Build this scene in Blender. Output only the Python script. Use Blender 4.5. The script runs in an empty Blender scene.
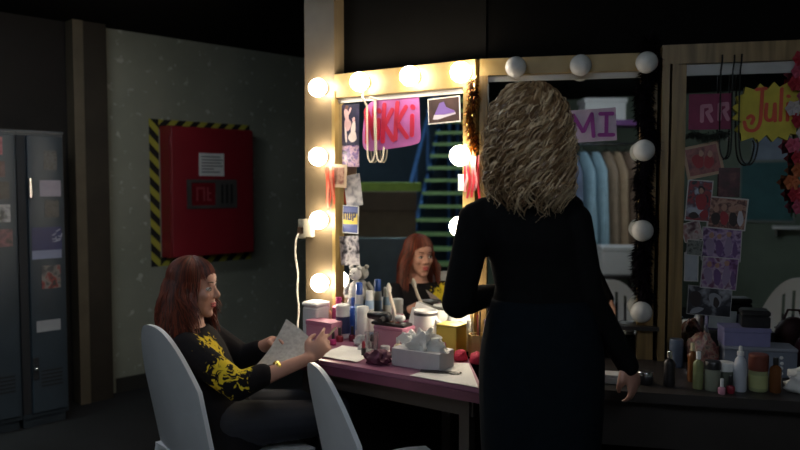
import bpy, math, random
from mathutils import Vector, Matrix, noise
R = math.radians
scene = bpy.context.scene
COL = scene.collection

# ------------------------------------------------------------------ camera, world, lights, exposure
cam_data = bpy.data.cameras.new('camera')
cam = bpy.data.objects.new('camera', cam_data)
COL.objects.link(cam)
cam.location = (0, 0, 1.43)
cam.rotation_euler = (R(90 - 3.086), 0, 0)
cam_data.sensor_width = 36.0
cam_data.lens = 36.0 * 742 / 800
cam_data.clip_start = 0.05
cam_data.dof.use_dof = True
cam_data.dof.focus_distance = 2.6
cam_data.dof.aperture_fstop = 2.2
scene.camera = cam

world = bpy.data.worlds.new('world')
scene.world = world
world.use_nodes = True
world.node_tree.nodes['Background'].inputs[0].default_value = (0.5, 0.6, 0.7, 1)
world.node_tree.nodes['Background'].inputs[1].default_value = 0.004
scene.view_settings.view_transform = 'Standard'
scene.view_settings.look = 'None'
scene.view_settings.exposure = 0.0
scene.view_settings.gamma = 1.0
scene.view_settings.use_curve_mapping = False
scene.cycles.sample_clamp_indirect = 2.0
scene.cycles.caustics_reflective = False
scene.cycles.caustics_refractive = False

BULB = 42.0          # radiance of a lit vanity bulb
FILL_ROOM = 38.0      # unseen fill tubes added over the dressing room
TUBE_LOCKER = 34.0
FILL_HALL = 230.0  # unseen tubes added to brighten the mirrored hall

# ------------------------------------------------------------------ materials
MATS = {}
def mat(name, col, rough=0.6, metal=0.0, var=0.12, scale=9.0, bump=0.0, emit=0.0, trans=0.0, spec=None):
    if name in MATS:
        return MATS[name]
    m = bpy.data.materials.new(name)
    m.use_nodes = True
    nt = m.node_tree
    b = nt.nodes['Principled BSDF']
    tc = nt.nodes.new('ShaderNodeTexCoord')
    nz = nt.nodes.new('ShaderNodeTexNoise')
    nz.inputs['Scale'].default_value = scale
    nz.inputs['Detail'].default_value = 4
    nt.links.new(tc.outputs['Object'], nz.inputs['Vector'])
    cr = nt.nodes.new('ShaderNodeValToRGB')
    e = cr.color_ramp.elements
    e[0].position, e[1].position = 0.3, 0.7
    e[0].color = tuple(max(0, c * (1 - var)) for c in col) + (1,)
    e[1].color = tuple(min(1, c * (1 + var)) for c in col) + (1,)
    nt.links.new(nz.outputs['Fac'], cr.inputs['Fac'])
    nt.links.new(cr.outputs['Color'], b.inputs['Base Color'])
    b.inputs['Roughness'].default_value = rough
    b.inputs['Metallic'].default_value = metal
    if trans:
        b.inputs['Transmission Weight'].default_value = trans
    if spec is not None:
        b.inputs['Specular IOR Level'].default_value = spec
    if bump:
        bp = nt.nodes.new('ShaderNodeBump')
        bp.inputs['Strength'].default_value = bump
        bp.inputs['Distance'].default_value = 0.01
        nt.links.new(nz.outputs['Fac'], bp.inputs['Height'])
        nt.links.new(bp.outputs['Normal'], b.inputs['Normal'])
    if emit:
        b.inputs['Emission Color'].default_value = tuple(col) + (1,)
        b.inputs['Emission Strength'].default_value = emit
    MATS[name] = m
    return m

def picture(name, cols, scale=14.0, seed=0.0, stretch=(1, 1, 1), rough=0.35):
    """blotchy print of several colours, as on a small photograph seen from afar"""
    m = bpy.data.materials.new(name)
    m.use_nodes = True
    nt = m.node_tree
    b = nt.nodes['Principled BSDF']
    tc = nt.nodes.new('ShaderNodeTexCoord')
    mp = nt.nodes.new('ShaderNodeMapping')
    mp.inputs['Location'].default_value = (seed, seed * 1.7, seed * .6)
    mp.inputs['Scale'].default_value = stretch
    nz = nt.nodes.new('ShaderNodeTexNoise')
    nz.inputs['Scale'].default_value = scale * 1.9
    nz.inputs['Detail'].default_value = 2.5
    nz.inputs['Distortion'].default_value = 0.25
    cr = nt.nodes.new('ShaderNodeValToRGB')
    el = cr.color_ramp.elements
    n = len(cols)
    while len(el) < n:
        el.new(0.5)
    for i, c in enumerate(cols):
        el[i].position = 0.33 + 0.34 * i / max(1, n - 1)
        el[i].color = tuple(c) + (1,)
    nt.links.new(tc.outputs['Object'], mp.inputs['Vector'])
    nt.links.new(mp.outputs['Vector'], nz.inputs['Vector'])
    nt.links.new(nz.outputs['Fac'], cr.inputs['Fac'])
    nt.links.new(cr.outputs['Color'], b.inputs['Base Color'])
    b.inputs['Roughness'].default_value = rough
    return m

def stripes(name, c1, c2, freq, rough=0.6, vec=(1, 0, 1)):
    """hard diagonal stripes for the hazard tape"""
    m = bpy.data.materials.new(name)
    m.use_nodes = True
    nt = m.node_tree
    b = nt.nodes['Principled BSDF']
    tc = nt.nodes.new('ShaderNodeTexCoord')
    dt = nt.nodes.new('ShaderNodeVectorMath'); dt.operation = 'DOT_PRODUCT'
    dt.inputs[1].default_value = vec
    mu = nt.nodes.new('ShaderNodeMath'); mu.operation = 'MULTIPLY'; mu.inputs[1].default_value = freq
    fr = nt.nodes.new('ShaderNodeMath'); fr.operation = 'FRACT'
    gt = nt.nodes.new('ShaderNodeMath'); gt.operation = 'GREATER_THAN'; gt.inputs[1].default_value = 0.5
    mx = nt.nodes.new('ShaderNodeMix'); mx.data_type = 'RGBA'
    mx.inputs[6].default_value = tuple(c1) + (1,)
    mx.inputs[7].default_value = tuple(c2) + (1,)
    nt.links.new(tc.outputs['Object'], dt.inputs[0])
    nt.links.new(dt.outputs['Value'], mu.inputs[0])
    nt.links.new(mu.outputs[0], fr.inputs[0])
    nt.links.new(fr.outputs[0], gt.inputs[0])
    nt.links.new(gt.outputs[0], mx.inputs[0])
    nt.links.new(mx.outputs[2], b.inputs['Base Color'])
    b.inputs['Roughness'].default_value = rough
    return m

def wood(name, c1, c2, scale=3.0, rough=0.45, stretch=(1, 1, 0.08)):
    m = picture(name, [c1, c2, c1], scale=scale * 4, stretch=stretch, rough=rough)
    return m

def emission(name, col, strength):
    m = bpy.data.materials.new(name)
    m.use_nodes = True
    nt = m.node_tree
    nt.nodes.remove(nt.nodes['Principled BSDF'])
    e = nt.nodes.new('ShaderNodeEmission')
    e.inputs[0].default_value = tuple(col) + (1,)
    e.inputs[1].default_value = strength
    nt.links.new(e.outputs[0], nt.nodes['Material Output'].inputs[0])
    return m

# ------------------------------------------------------------------ mesh builder
def rotz(a): return Matrix.Rotation(a, 4, 'Z')
def basis(d):
    d = Vector(d).normalized()
    a = Vector((0, 0, 1)) if abs(d.z) < 0.9 else Vector((1, 0, 0))
    x = d.cross(a).normalized()
    return x, d.cross(x).normalized(), d

class MB:
    def __init__(s): s.v, s.f, s.mi = [], [], []
    def add(s, vs, fs, mi=0, M=None):
        n = len(s.v)
        for v in vs:
            v = Vector(v)
            s.v.append(tuple(M @ v if M is not None else v))
        for f in fs:
            s.f.append(tuple(i + n for i in f)); s.mi.append(mi)
        return s
    def box(s, x0, x1, y0, y1, z0, z1, mi=0, M=None):
        vs = [(x, y, z) for z in (z0, z1) for y in (y0, y1) for x in (x0, x1)]
        return s.add(vs, [(0, 2, 3, 1), (4, 5, 7, 6), (0, 1, 5, 4), (2, 6, 7, 3), (0, 4, 6, 2), (1, 3, 7, 5)], mi, M)
    def rbox(s, x0, x1, y0, y1, z0, z1, r=0.006, mi=0, M=None):
        """box with rounded vertical corners and chamfered top and bottom"""
        pts = []
        for cx, cy, a0 in ((x1 - r, y1 - r, 0), (x0 + r, y1 - r, 90), (x0 + r, y0 + r, 180), (x1 - r, y0 + r, 270)):
            for k in range(4):
                a = R(a0 + 30 * k); pts.append((cx + r * math.cos(a), cy + r * math.sin(a)))
        cx, cy = (x0 + x1) / 2, (y0 + y1) / 2
        def ring(z, q):
            fx = 1 - q / max(1e-6, (x1 - x0) / 2); fy = 1 - q / max(1e-6, (y1 - y0) / 2)
            return [(cx + (x - cx) * fx, cy + (y - cy) * fy, z) for x, y in pts]
        c = min(r * .6, (z1 - z0) * .4)
        return s.rings([ring(z0, c), ring(z0 + c, 0), ring(z1 - c, 0), ring(z1, c)], mi, M)
    def rings(s, rs, mi=0, M=None, cap=True):
        n = len(rs[0]); vs = [p for r in rs for p in r]; fs = []
        for i in range(len(rs) - 1):
            for j in range(n):
                k = (j + 1) % n
                fs.append((i * n + j, i * n + k, (i + 1) * n + k, (i + 1) * n + j))
        if cap:
            fs.append(tuple(reversed(range(n)))); fs.append(tuple((len(rs) - 1) * n + j for j in range(n)))
        return s.add(vs, fs, mi, M)
    def lathe(s, prof, n=20, c=(0, 0, 0), mi=0, M=None, cap=True, sx=1, sy=1):
        rs = [[(c[0] + r * sx * math.cos(2 * math.pi * j / n), c[1] + r * sy * math.sin(2 * math.pi * j / n), c[2] + z) for j in range(n)] for r, z in prof]
        return s.rings(rs, mi, M, cap)
    def ball(s, c, rx, ry=None, rz=None, n=16, m=10, mi=0, M=None):
        ry = ry or rx; rz = rz or rx
        vs = [(c[0], c[1], c[2] - rz)]
        for i in range(1, m):
            t = -math.pi / 2 + math.pi * i / m
            for j in range(n):
                a = 2 * math.pi * j / n
                vs.append((c[0] + rx * math.cos(t) * math.cos(a), c[1] + ry * math.cos(t) * math.sin(a), c[2] + rz * math.sin(t)))
        vs.append((c[0], c[1], c[2] + rz)); fs = []
        for j in range(n):
            fs.append((0, 1 + (j + 1) % n, 1 + j))
            fs.append((len(vs) - 1, 1 + (m - 2) * n + j, 1 + (m - 2) * n + (j + 1) % n))
        for i in range(m - 2):
            for j in range(n):
                k = (j + 1) % n
                fs.append((1 + i * n + j, 1 + i * n + k, 1 + (i + 1) * n + k, 1 + (i + 1) * n + j))
        return s.add(vs, fs, mi, M)
    def tube(s, pts, r, n=8, mi=0, M=None, cap=True):
        pts = [Vector(p) for p in pts]
        if not isinstance(r, (list, tuple)): r = [r] * len(pts)
        d0 = (pts[1] - pts[0]).normalized(); x, y, _ = basis(d0); rs = []
        for i, p in enumerate(pts):
            d = (pts[min(i + 1, len(pts) - 1)] - pts[max(i - 1, 0)])
            d = d.normalized() if d.length > 1e-9 else d0
            x = x - d * x.dot(d); x = x.normalized() if x.length > 1e-6 else basis(d)[0]
            y = d.cross(x)
            rs.append([tuple(p + (x * math.cos(2 * math.pi * j / n) + y * math.sin(2 * math.pi * j / n)) * r[i]) for j in range(n)])
        return s.rings(rs, mi, M, cap)
    def prism(s, poly, y0, y1, mi=0, M=None):
        """polygon in x,z extruded from y0 (front) to y1"""
        n = len(poly)
        vs = [(x, y0, z) for x, z in poly] + [(x, y1, z) for x, z in poly]
        fs = [tuple(range(n)), tuple(reversed(range(n, 2 * n)))]
        fs += [(i, i + n, (i + 1) % n + n, (i + 1) % n) for i in range(n)]
        return s.add(vs, fs, mi, M)
    def stroke(s, pts, w, y0, y1, mi=0, M=None):
        """a flat brush stroke in x,z: rounded segments with thickness"""
        for i in range(len(pts) - 1):
            (ax, az), (bx, bz) = pts[i], pts[i + 1]
            L = math.hypot(bx - ax, bz - az)
            if L < 1e-6: continue
            dx, dz = (bx - ax) / L, (bz - az) / L; a0 = math.atan2(dz, dx); poly = []
            for k in range(7):
                a = a0 - math.pi / 2 + math.pi * k / 6; poly.append((bx + w * math.cos(a), bz + w * math.sin(a)))
            for k in range(7):
                a = a0 + math.pi / 2 + math.pi * k / 6; poly.append((ax + w * math.cos(a), az + w * math.sin(a)))
            e = 0.0001 * (i % 3)
            s.prism(poly, y0 - e, y1, mi, M)
        return s
    def build(s, name, m, parent=None, smooth=True, loc=None, rz=0.0, auto=35):
        me = bpy.data.meshes.new(name)
        me.from_pydata(s.v, [], s.f)
        ms = m if isinstance(m, (list, tuple)) else [m]
        for q in ms: me.materials.append(q)
        me.polygons.foreach_set('material_index', s.mi)
        me.update()
        if smooth:
            me.polygons.foreach_set('use_smooth', [True] * len(me.polygons))
            try: me.set_sharp_from_angle(angle=R(auto))
            except Exception: pass
        o = bpy.data.objects.new(name, me)
        COL.objects.link(o)
        if parent is not None: o.parent = parent
        if loc is not None: o.location = loc
        o.rotation_euler = (0, 0, rz)
        return o

def tag(o, label, cat, group=None):
    o['label'] = label; o['category'] = cat
    if group: o['group'] = group
    return o
def thing(name, label, cat, loc=(0, 0, 0), rz=0.0, group=None):
    o = bpy.data.objects.new(name, None); COL.objects.link(o)
    o.empty_display_size = 0.1
    o.location = loc; o.rotation_euler = (0, 0, rz)
    return tag(o, label, cat, group)
def struct(name, mb, m, loc=None, rz=0.0, smooth=False):
    o = mb.build(name, m, None, smooth, loc, rz); o['kind'] = 'structure'; return o
def copy_tree(o, parent=None):
    c = o.copy(); COL.objects.link(c)
    if parent is not None: c.parent = parent
    for ch in list(o.children): copy_tree(ch, c)
    return c

# wall frames: local x runs along the wall, local -y comes out of it, z up
O1, A1 = Vector((-.328, 3.486, 0)), R(-35)      # lit vanity
O2, A2 = Vector((.307, 3.041, 0)), R(-13)       # unlit vanities
OL, AL = Vector((-1.886, 5.114, 0)), R(45)      # plaster wall on the left
F1 = Matrix.Translation(O1) @ rotz(A1)
F2 = Matrix.Translation(O2) @ rotz(A2)
FL = Matrix.Translation(OL) @ rotz(AL)
def on1(u, off, h): return F1 @ Vector((u, -off, h))
def on2(u, off, h): return F2 @ Vector((u, -off, h))
def onL(u, off, h): return FL @ Vector((u, -off, h))

# shared materials
cream = mat('cream_paint', (.15, .11, .062), .5, var=.15, scale=6)
yellow_wood = wood('yellow_wood', (.30, .195, .06), (.38, .265, .10), stretch=(.3, 1, .3))
gold_wood = wood('gold_wood', (.16, .10, .035), (.30, .19, .07))
mirror_m = mat('mirror_glass', (.80, .83, .82), .015, 1.0, var=.01)
white_plastic = mat('white_plastic', (.86, .87, .89), .35, var=.03)
white_paper = mat('white_paper', (.78, .77, .74), .8, var=.03)
chrome = mat('chrome', (.7, .7, .7), .2, 1.0)
brass = mat('brass', (.5, .38, .18), .35, 1.0)
black_paint = mat('black_paint', (.006, .006, .007), .9, spec=.1)
lit_bulb = emission('lit_bulb', (1.0, .86, .66), BULB)
dead_bulb = mat('unlit_bulb_glass', (.66, .66, .64), .08, var=.1, scale=30)

# ------------------------------------------------------------------ structure
plaster = bpy.data.materials.new('grey_green_plaster'); plaster.use_nodes = True
def _plaster():
    nt = plaster.node_tree; b = nt.nodes['Principled BSDF']
    tc = nt.nodes.new('ShaderNodeTexCoord')
    n1 = nt.nodes.new('ShaderNodeTexNoise'); n1.inputs['Scale'].default_value = 1.6; n1.inputs['Detail'].default_value = 6
    n2 = nt.nodes.new('ShaderNodeTexNoise'); n2.inputs['Scale'].default_value = 16; n2.inputs['Detail'].default_value = 5
    r1 = nt.nodes.new('ShaderNodeValToRGB'); e = r1.color_ramp.elements
    e[0].position, e[1].position = .35, .65
    e[0].color, e[1].color = (.29, .30, .235, 1), (.38, .38, .30, 1)
    r2 = nt.nodes.new('ShaderNodeValToRGB'); e = r2.color_ramp.elements
    e[0].position, e[1].position = .61, .68
    e[0].color, e[1].color = (0, 0, 0, 1), (1, 1, 1, 1)
    mx = nt.nodes.new('ShaderNodeMix'); mx.data_type = 'RGBA'
    mx.inputs[7].default_value = (.56, .57, .50, 1)
    for n in (n1, n2): nt.links.new(tc.outputs['Object'], n.inputs['Vector'])
    nt.links.new(n1.outputs['Fac'], r1.inputs['Fac']); nt.links.new(n2.outputs['Fac'], r2.inputs['Fac'])
    nt.links.new(r2.outputs['Color'], mx.inputs[0]); nt.links.new(r1.outputs['Color'], mx.inputs[6])
    nt.links.new(mx.outputs[2], b.inputs['Base Color']); b.inputs['Roughness'].default_value = .55
    bp = nt.nodes.new('ShaderNodeBump'); bp.inputs['Strength'].default_value = .15; bp.inputs['Distance'].default_value = .01
    nt.links.new(n2.outputs['Fac'], bp.inputs['Height']); nt.links.new(bp.outputs['Normal'], b.inputs['Normal'])
_plaster()
floor_m = mat('dark_floor_paint', (.018, .018, .02), .7, scale=2, var=.3)
black_wall = mat('black_wall_paint', (.005, .0045, .004), .9, spec=.1)
brown_wall = mat('dark_brown_wall_paint', (.010, .007, .0055), .85, scale=2, var=.3)
hall_wall = mat('dark_blue_wall_paint', (.035, .05, .085), .8, scale=1.5, var=.3)
green_wall = mat('grey_green_wall_paint', (.16, .20, .15), .7, scale=2, var=.2)

struct('floor', MB().box(-10, 3.2, -6, 9, -.1, 0), floor_m)
struct('ceiling', MB().box(-3.2, 3.2, -3.4, 9, 2.48, 2.58), black_paint)
struct('ceiling_hall', MB().box(-10, -3.2, -6, 9, 4.6, 4.7), black_paint)
struct('wall_left', MB().box(-.24, 3.4, 0, .12, 0, 2.48), plaster, OL, AL)
struct('wall_lockers', MB().box(-2.6, -.24, 0, .12, 0, 2.48), brown_wall, OL, AL)
struct('wall_lit_vanity', MB().box(-.128, .80, .04, .12, 0, 2.48), black_wall, O1, A1)
struct('wall_unlit_vanities', MB().box(.03, 2.9, .04, .12, 0, 2.48), black_wall, O2, A2)
struct('wall_right', MB().box(3.0, 3.1, -3.3, 2.35, 0, 2.48), green_wall)
struct('wall_back', MB().box(-3.2, 3.1, -3.4, -3.3, 0, 2.48), green_wall)
struct('wall_hall_far', MB().box(-9.9, -9.8, -6, 9, 0, 4.6), hall_wall)
struct('wall_hall_near', MB().box(-10, -3.2, -6.0, -5.9, 0, 4.6), hall_wall)
struct('baseboard_left', MB().box(-.1, 3.4, -.015, 0, 0, .10), mat('dark_baseboard', (.03, .028, .024), .6), OL, AL)
post_m = mat('brown_post_paint', (.030, .022, .014), .6, scale=4, var=.3)
tr = struct('trim_1', MB().box(-.315, -.165, -.11, 0, 0, 2.48), post_m, OL, AL)
struct('trim_2', MB().box(-.385, -.32, -.12, 0, 0, 2.48), mat('lit_post_face', (.12, .095, .062), .6), OL, AL)  # tan colour stands for the lit face of the brown post

# ------------------------------------------------------------------ unseen fluorescent fixtures, added to light the room and the hall
fill_cool = emission('cool_fill_tube', (.80, .90, 1.0), FILL_ROOM)
tube_lock = emission('cool_locker_tube', (.84, .93, 1.0), TUBE_LOCKER)
fill_hall = emission('hall_fill_tube', (.72, .95, .88), FILL_HALL)
fix_m = mat('fixture_housing', (.5, .5, .5), .5)
def fixture(loc, rz, L, em, label, group=None):
    t = thing('unseen_ceiling_light', label, 'ceiling light', loc, rz, group)
    MB().rbox(-L / 2, L / 2, -.07, .07, -.045, 0, .01).build('housing', fix_m, t)
    for y in (-.035, .035):
        MB().tube([(-L / 2 + .03, y, -.062), (L / 2 - .03, y, -.062)], .013, 10).build('fluorescent_tube', em, t)
    return t
fixture((-1.75, 3.0, 2.48), R(45), 1.2, tube_lock, 'twin tube ceiling light above the lockers, off the picture')
fixture((-.75, .55, 2.48), R(5), 1.2, fill_cool, 'unseen twin tube fill light added behind the camera')  # added fill for the backs of the women and the chairs
fixture((.55, -.45, 2.48), R(5), 1.2, fill_cool, 'unseen twin tube fill light added nearer the clothes rack')  # added to brighten the mirrored clothes and the right side
fixture((-4.3, 1.2, 4.6), R(70), 2.4, fill_hall, 'unseen long tube fill light added high over the hall with the staircase')  # added out of the mirror's view to light stairs and crate

# ------------------------------------------------------------------ lockers
lock_m = mat('grey_blue_locker_paint', (.040, .056, .074), .38, .2, var=.08, scale=5)
lock_dark = mat('locker_recess', (.012, .014, .018), .7)
def locker(u0, label, first):
    t = thing('metal_locker', label, 'locker', onL(u0, 0, 0), AL, 'tall metal lockers by the brown post')
    W, D, H = .262, .40, 1.745
    b = MB()
    b.box(0, W, -D + .025, -.02, .06, H - .012); b.box(0, W, -D + .01, -.02, H - .012, H)
    b.box(.01, W - .01, -D + .05, -.03, 0, .06)
    b.build('body', lock_m, t, False)
    d = MB().rbox(.052, W - .012, -D, -D + .022, .09, H - .03, .004).build('door', lock_m, t)
    MB().box(.0, .045, -D + .012, -D + .024, .09, H - .03).build('recessed_strip', lock_dark, t, False)
    v = MB()
    for k in range(5): v.box(.10, .22, -D - .002, -D + .004, .24 + .022 * k, .25 + .022 * k)
    v.build('louvre_vent', lock_dark, d, False)
    h = MB(); h.rbox(.050, .074, -D - .022, -D, 1.355, 1.47, .005); h.build('handle', chrome, d)
    k = MB(); k.rbox(.05, .085, -D - .012, -D + .001, .29, .42, .004); k.build('latch_plate', lock_dark, d)
    l = MB(); l.ball((.066, -D - .02, .355), .014); l.tube([(.06, -D - .02, .365), (.06, -D - .02, .385), (.072, -D - .02, .385), (.072, -D - .02, .365)], .003)
    l.build('padlock', chrome, d)
    return t
locker(-.822, 'grey blue metal locker with a blue sticker, standing next to the brown post', True)
locker(-1.086, 'grey blue metal locker at the picture edge, with pink stickers on its door', False)

def card(name, label, cat, frame_loc, rz, w, h, img, border=0.0, tilt=0.0, bm=None, group=None, parts=None, curl=0.0):
    """flat print: paper slab with an optional border and the image face inset on it (local y=0 is the back)"""
    M = Matrix.Rotation(R(tilt), 4, 'Y')
    b = MB()
    n = 8
    vs, fs = [], []
    th = .0016
    for i in range(n + 1):
        x = -w / 2 + w * i / n
        c = curl * (2 * i / n - 1) ** 2
        for z in (-h / 2, h / 2):
            vs.append((x, -th - c, z)); vs.append((x, -c, z))
    for i in range(n):
        q = 4 * i
        fs += [(q, q + 4, q + 6, q + 2), (q + 1, q + 3, q + 7, q + 5), (q, q + 1, q + 5, q + 4), (q + 2, q + 6, q + 7, q + 3)]
    fs += [(0, 2, 3, 1), (4 * n, 4 * n + 1, 4 * n + 3, 4 * n + 2)]
    b.add(vs, fs, 0, M)
    if border:
        wi, hi = w - 2 * border, h - 2 * border
        vs, fs = [], []
        for i in range(n + 1):
            x = -wi / 2 + wi * i / n
            c = curl * (2 * x / w) ** 2
            for z in (-hi / 2, hi / 2): vs.append((x, -th - c - .0006, z))
        for i in range(n): fs.append((2 * i, 2 * i + 2, 2 * i + 3, 2 * i + 1))
        b.add(vs, fs, 1, M)
        o = b.build(name, [bm or white_paper, img], None, False, frame_loc, rz)
    else:
        o = b.build(name, img, None, False, frame_loc, rz)
    return tag(o, label, cat, group)

WH = (.75, .74, .72); BK = (.012, .012, .015)
def stick(u, h, w, hh, img, name, label, cat, border=0, tilt=0):
    return card(name, label, cat, onL(u, .402, h), AL, w, hh, img, border, tilt)
stick(-.646, 1.41, .118, .095, picture('p_lav', [(.22, .20, .28), (.28, .25, .33)], 8), 'sticker', 'pale lavender sticker high on the locker door beside its handle', 'sticker')
stick(-.643, 1.575, .075, .115, picture('p_lockdk', [(.015, .018, .02), (.06, .07, .08), (.02, .02, .03)], 30), 'photograph', 'dark small photograph, uppermost on the locker door', 'photo')
stick(-.640, 1.29, .08, .10, picture('p_lockdk2', [(.015, .018, .02), (.05, .055, .06), (.02, .02, .03)], 28, 4), 'photograph', 'dark small photograph directly above the blue sticker on the locker', 'photo')
bl = stick(-.672, 1.115, .168, .135, mat('deep_blue_print', (.014, .022, .11), .4), 'sticker', 'deep blue sticker with white scribbles on the locker door', 'sticker')
sc = MB(); random.seed(3)
for k in range(7):
    x, z = .015 + .06 * random.random(), -.02 + .07 * random.random()
    sc.stroke([(x, z), (x + .02 * random.random(), z + .02 * random.random() - .01), (x + .02, z + .012)], .003, -.0035, -.001)
sc.build('white_scribble', mat('lavender_ink', (.34, .36, .48), .6), bl, False)
stick(-.674, 1.022, .166, .05, mat('pale_blue_print', (.25, .28, .42), .5), 'sticker', 'pale blue strip just under the blue sticker on the locker', 'sticker')
stick(-.654, .888, .107, .136, picture('p_lockred', [(.03, .04, .05), (.05, .05, .06), (.22, .21, .20), (.22, .03, .03), (.03, .03, .035)], 9, 2), 'photograph', 'small photograph with red and white figures low on the locker door', 'photo')
stick(-.675, .60, .136, .066, mat('grey_label_paper', (.33, .34, .37), .6), 'label', 'blank pale grey label above the locker padlock', 'label')
stick(-1.00, 1.65, .20, .10, picture('p_lockpink', [(.25, .06, .09), (.32, .10, .13), (.2, .03, .06)], 12), 'sticker', 'pink red sticker at the top of the edge locker', 'sticker')
stick(-.94, 1.52, .10, .09, picture('p_lockmar', [(.05, .02, .03), (.10, .05, .06)], 22), 'photograph', 'dark maroon photograph under the pink red sticker on the edge locker', 'photo')
stick(-.93, 1.40, .12, .10, picture('p_lockblk', [(.01, .012, .016), (.03, .035, .04)], 22), 'photograph', 'black photograph in the middle of the edge locker', 'photo')
stick(-.905, 1.27, .075, .10, picture('p_lockwf', [(.03, .04, .05), (.42, .42, .45), (.04, .05, .06)], 9, 7), 'photograph', 'photograph of a white figure on the edge locker', 'photo')
stick(-.925, 1.13, .13, .10, picture('p_lockpk2', [(.03, .03, .035), (.22, .09, .11), (.04, .03, .04)], 9, 3), 'photograph', 'pinkish photograph lowest on the edge locker', 'photo')

# ------------------------------------------------------------------ red fire cabinet and hazard tape
red = mat('red_cabinet_paint', (.27, .012, .022), .42, var=.08, scale=4)
hz = stripes('hazard_stripes', (.012, .012, .012), (.50, .46, .06), 8.5, vec=(1, 0, -1))
hz2 = stripes('hazard_stripes_upright', (.012, .012, .012), (.50, .46, .06), 8.5, vec=(1, 0, 1))
t = thing('hazard_tape', 'black and yellow striped tape framing the red cabinet on the plaster wall', 'tape', onL(.589, 0, 1.372), AL)
for nm, bx in (('tape_strip', (-.415, -.345, -.523, .523)), ('tape_strip', (.345, .415, -.523, .523)), ('tape_strip', (-.344, .344, .455, .523)), ('tape_strip', (-.344, .344, -.523, -.455))):
    MB().box(bx[0], bx[1], -.003, 0, bx[2], bx[3]).build(nm, hz2 if bx[0] < -.41 and bx[1] < 0 else hz, t, False)
t = thing('fire_cabinet', 'red metal fire hose cabinet on the wall with a white notice on its door', 'cabinet', onL(.255, 0, .915), AL)
MB().box(0, .68, -.13, 0, 0, .93).build('body', red, t, False)
d = MB().rbox(.003, .677, -.158, -.132, .004, .926, .008).build('door', red, t)
hg = MB()
for z in (.12, .46, .8): hg.tube([(.0, -.148, z), (.0, -.148, z + .06)], .008)
hg.build('hinge', red, d)
n_ = MB().box(.215, .42, -.162, -.158, .58, .745).build('notice', white_paper, d, False)
tx = MB()
for k, w in enumerate((.15, .17, .16, .17, .10, .15)):
    tx.box(.235, .235 + w, -.1632, -.162, .715 - .022 * k, .722 - .022 * k)
tx.build('small_print', mat('grey_ink', (.12, .12, .13), .7), n_, False)
fr = MB()
for a in ((.115, .525, .345, .368), (.115, .525, .532, .555), (.115, .15, .368, .532), (.345, .525, .368, .532)): fr.box(a[0], a[1], -.166, -.158, a[2], a[3])
fr.build('latch_frame', mat('dull_grey_plate', (.14, .13, .12), .4, .5), d, False)
MB().box(.151, .344, -.161, -.158, .369, .531).build('break_panel', mat('dark_red_panel', (.20, .01, .018), .25), d, False)
gl = MB()
for a in ((.19, .205, .40, .50), (.205, .26, .485, .50), (.245, .26, .40, .485), (.275, .31, .40, .415), (.275, .29, .415, .50), (.29, .31, .45, .462)): gl.box(a[0], a[1], -.1618, -.161, a[2], a[3])
gl.build('worn_lettering', mat('worn_red_ink', (.34, .05, .06), .5), d, False)
lv = MB()
for k in range(3): lv.box(.39 + .04 * k, .405 + .04 * k, -.17, -.166, .38, .52)
lv.build('latch_slot', mat('latch_black', (.01, .01, .01), .5), d, False)

# ------------------------------------------------------------------ vanity mirrors
def bulbs(t, pts, em, label=None):
    for u, h in pts:
        s = MB(); s.lathe([(.026, -.0), (.026, .012), (.018, .016), (.016, .034)], 14, M=Matrix.Translation((u, -.03, h)) @ Matrix.Rotation(R(90), 4, 'X'))
        so = s.build('bulb_socket', chrome, t)
        g = MB(); M = Matrix.Translation((u, -.078, h)) @ Matrix.Rotation(R(90), 4, 'X')
        prof = [(.0005, .0415)] + [(.0415 * math.sin(R(a)), .0415 * math.cos(R(a))) for a in range(15, 150, 12)] + [(.017, -.040)]
        g.lathe(prof, 20, M=M)
        o = g.build('light_bulb', em, t)
        if label: o['label'] = label
t = thing('vanity_mirror', 'lit dressing table mirror in a cream and yellow wood frame under the pink name sign', 'mirror', O1, A1)
MB().box(.04, .75, -.004, .04, .78, 1.86).build('mirror_glass', mirror_m, t, False)
f = MB(); f.box(-.128, .054, -.03, .04, .72, 2.48); f.build('side_panel', cream, t, False)
f = MB(); f.box(.042, .060, -.036, -.004, .76, 1.86); f.build('inner_bead', yellow_wood, t, False)
f = MB(); f.box(.054, .79, -.03, .04, 1.828, 1.935); f.build('top_rail', yellow_wood, t, False)
f = MB(); f.box(.062, .736, -.012, -.004, 1.806, 1.828); f.build('white_edge', white_paper, t, False)
f = MB(); f.box(.735, .79, -.03, .04, .75, 1.828); f.build('side_post', yellow_wood, t, False)
f = MB(); f.box(.05, .74, -.03, .04, .75, .79); f.build('bottom_rail', yellow_wood, t, False)
bulbs(t, [(-.005, 1.875), (-.007, 1.56), (-.004, 1.268), (-.001, .976), (.238, 1.882), (.504, 1.885), (.750, 1.88), (.748, 1.548), (.748, 1.262), (.748, .965)], lit_bulb)

t = thing('vanity_mirror', 'unlit dressing table mirror behind the blond woman, with grey dead bulbs', 'mirror', O2, A2)
MB().box(.04, .645, -.004, .04, .84, 1.88).build('mirror_glass', mirror_m, t, False)
f = MB(); f.box(.02, .70, -.03, .04, 1.868, 1.935); f.build('top_rail', yellow_wood, t, False)
f = MB(); f.box(.05, .64, -.012, -.004, 1.845, 1.868); f.build('white_edge', mat('dull_white', (.5, .5, .48), .5), t, False)
for x0, x1 in ((.02, .052), (.64, .70)): MB().box(x0, x1, -.03, .04, .75, 1.868).build('side_post', gold_wood, t, False)
f = MB(); f.box(.045, .72, -.06, .04, .868, .884); f.build('ledge', mat('dark_ledge', (.02, .016, .014), .5), t, False)
bulbs(t, [(.167, 1.89), (.413, 1.888), (.655, 1.89), (.65, 1.561), (.65, 1.256), (.651, .944)], dead_bulb, 'unlit grey bulb')

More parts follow.
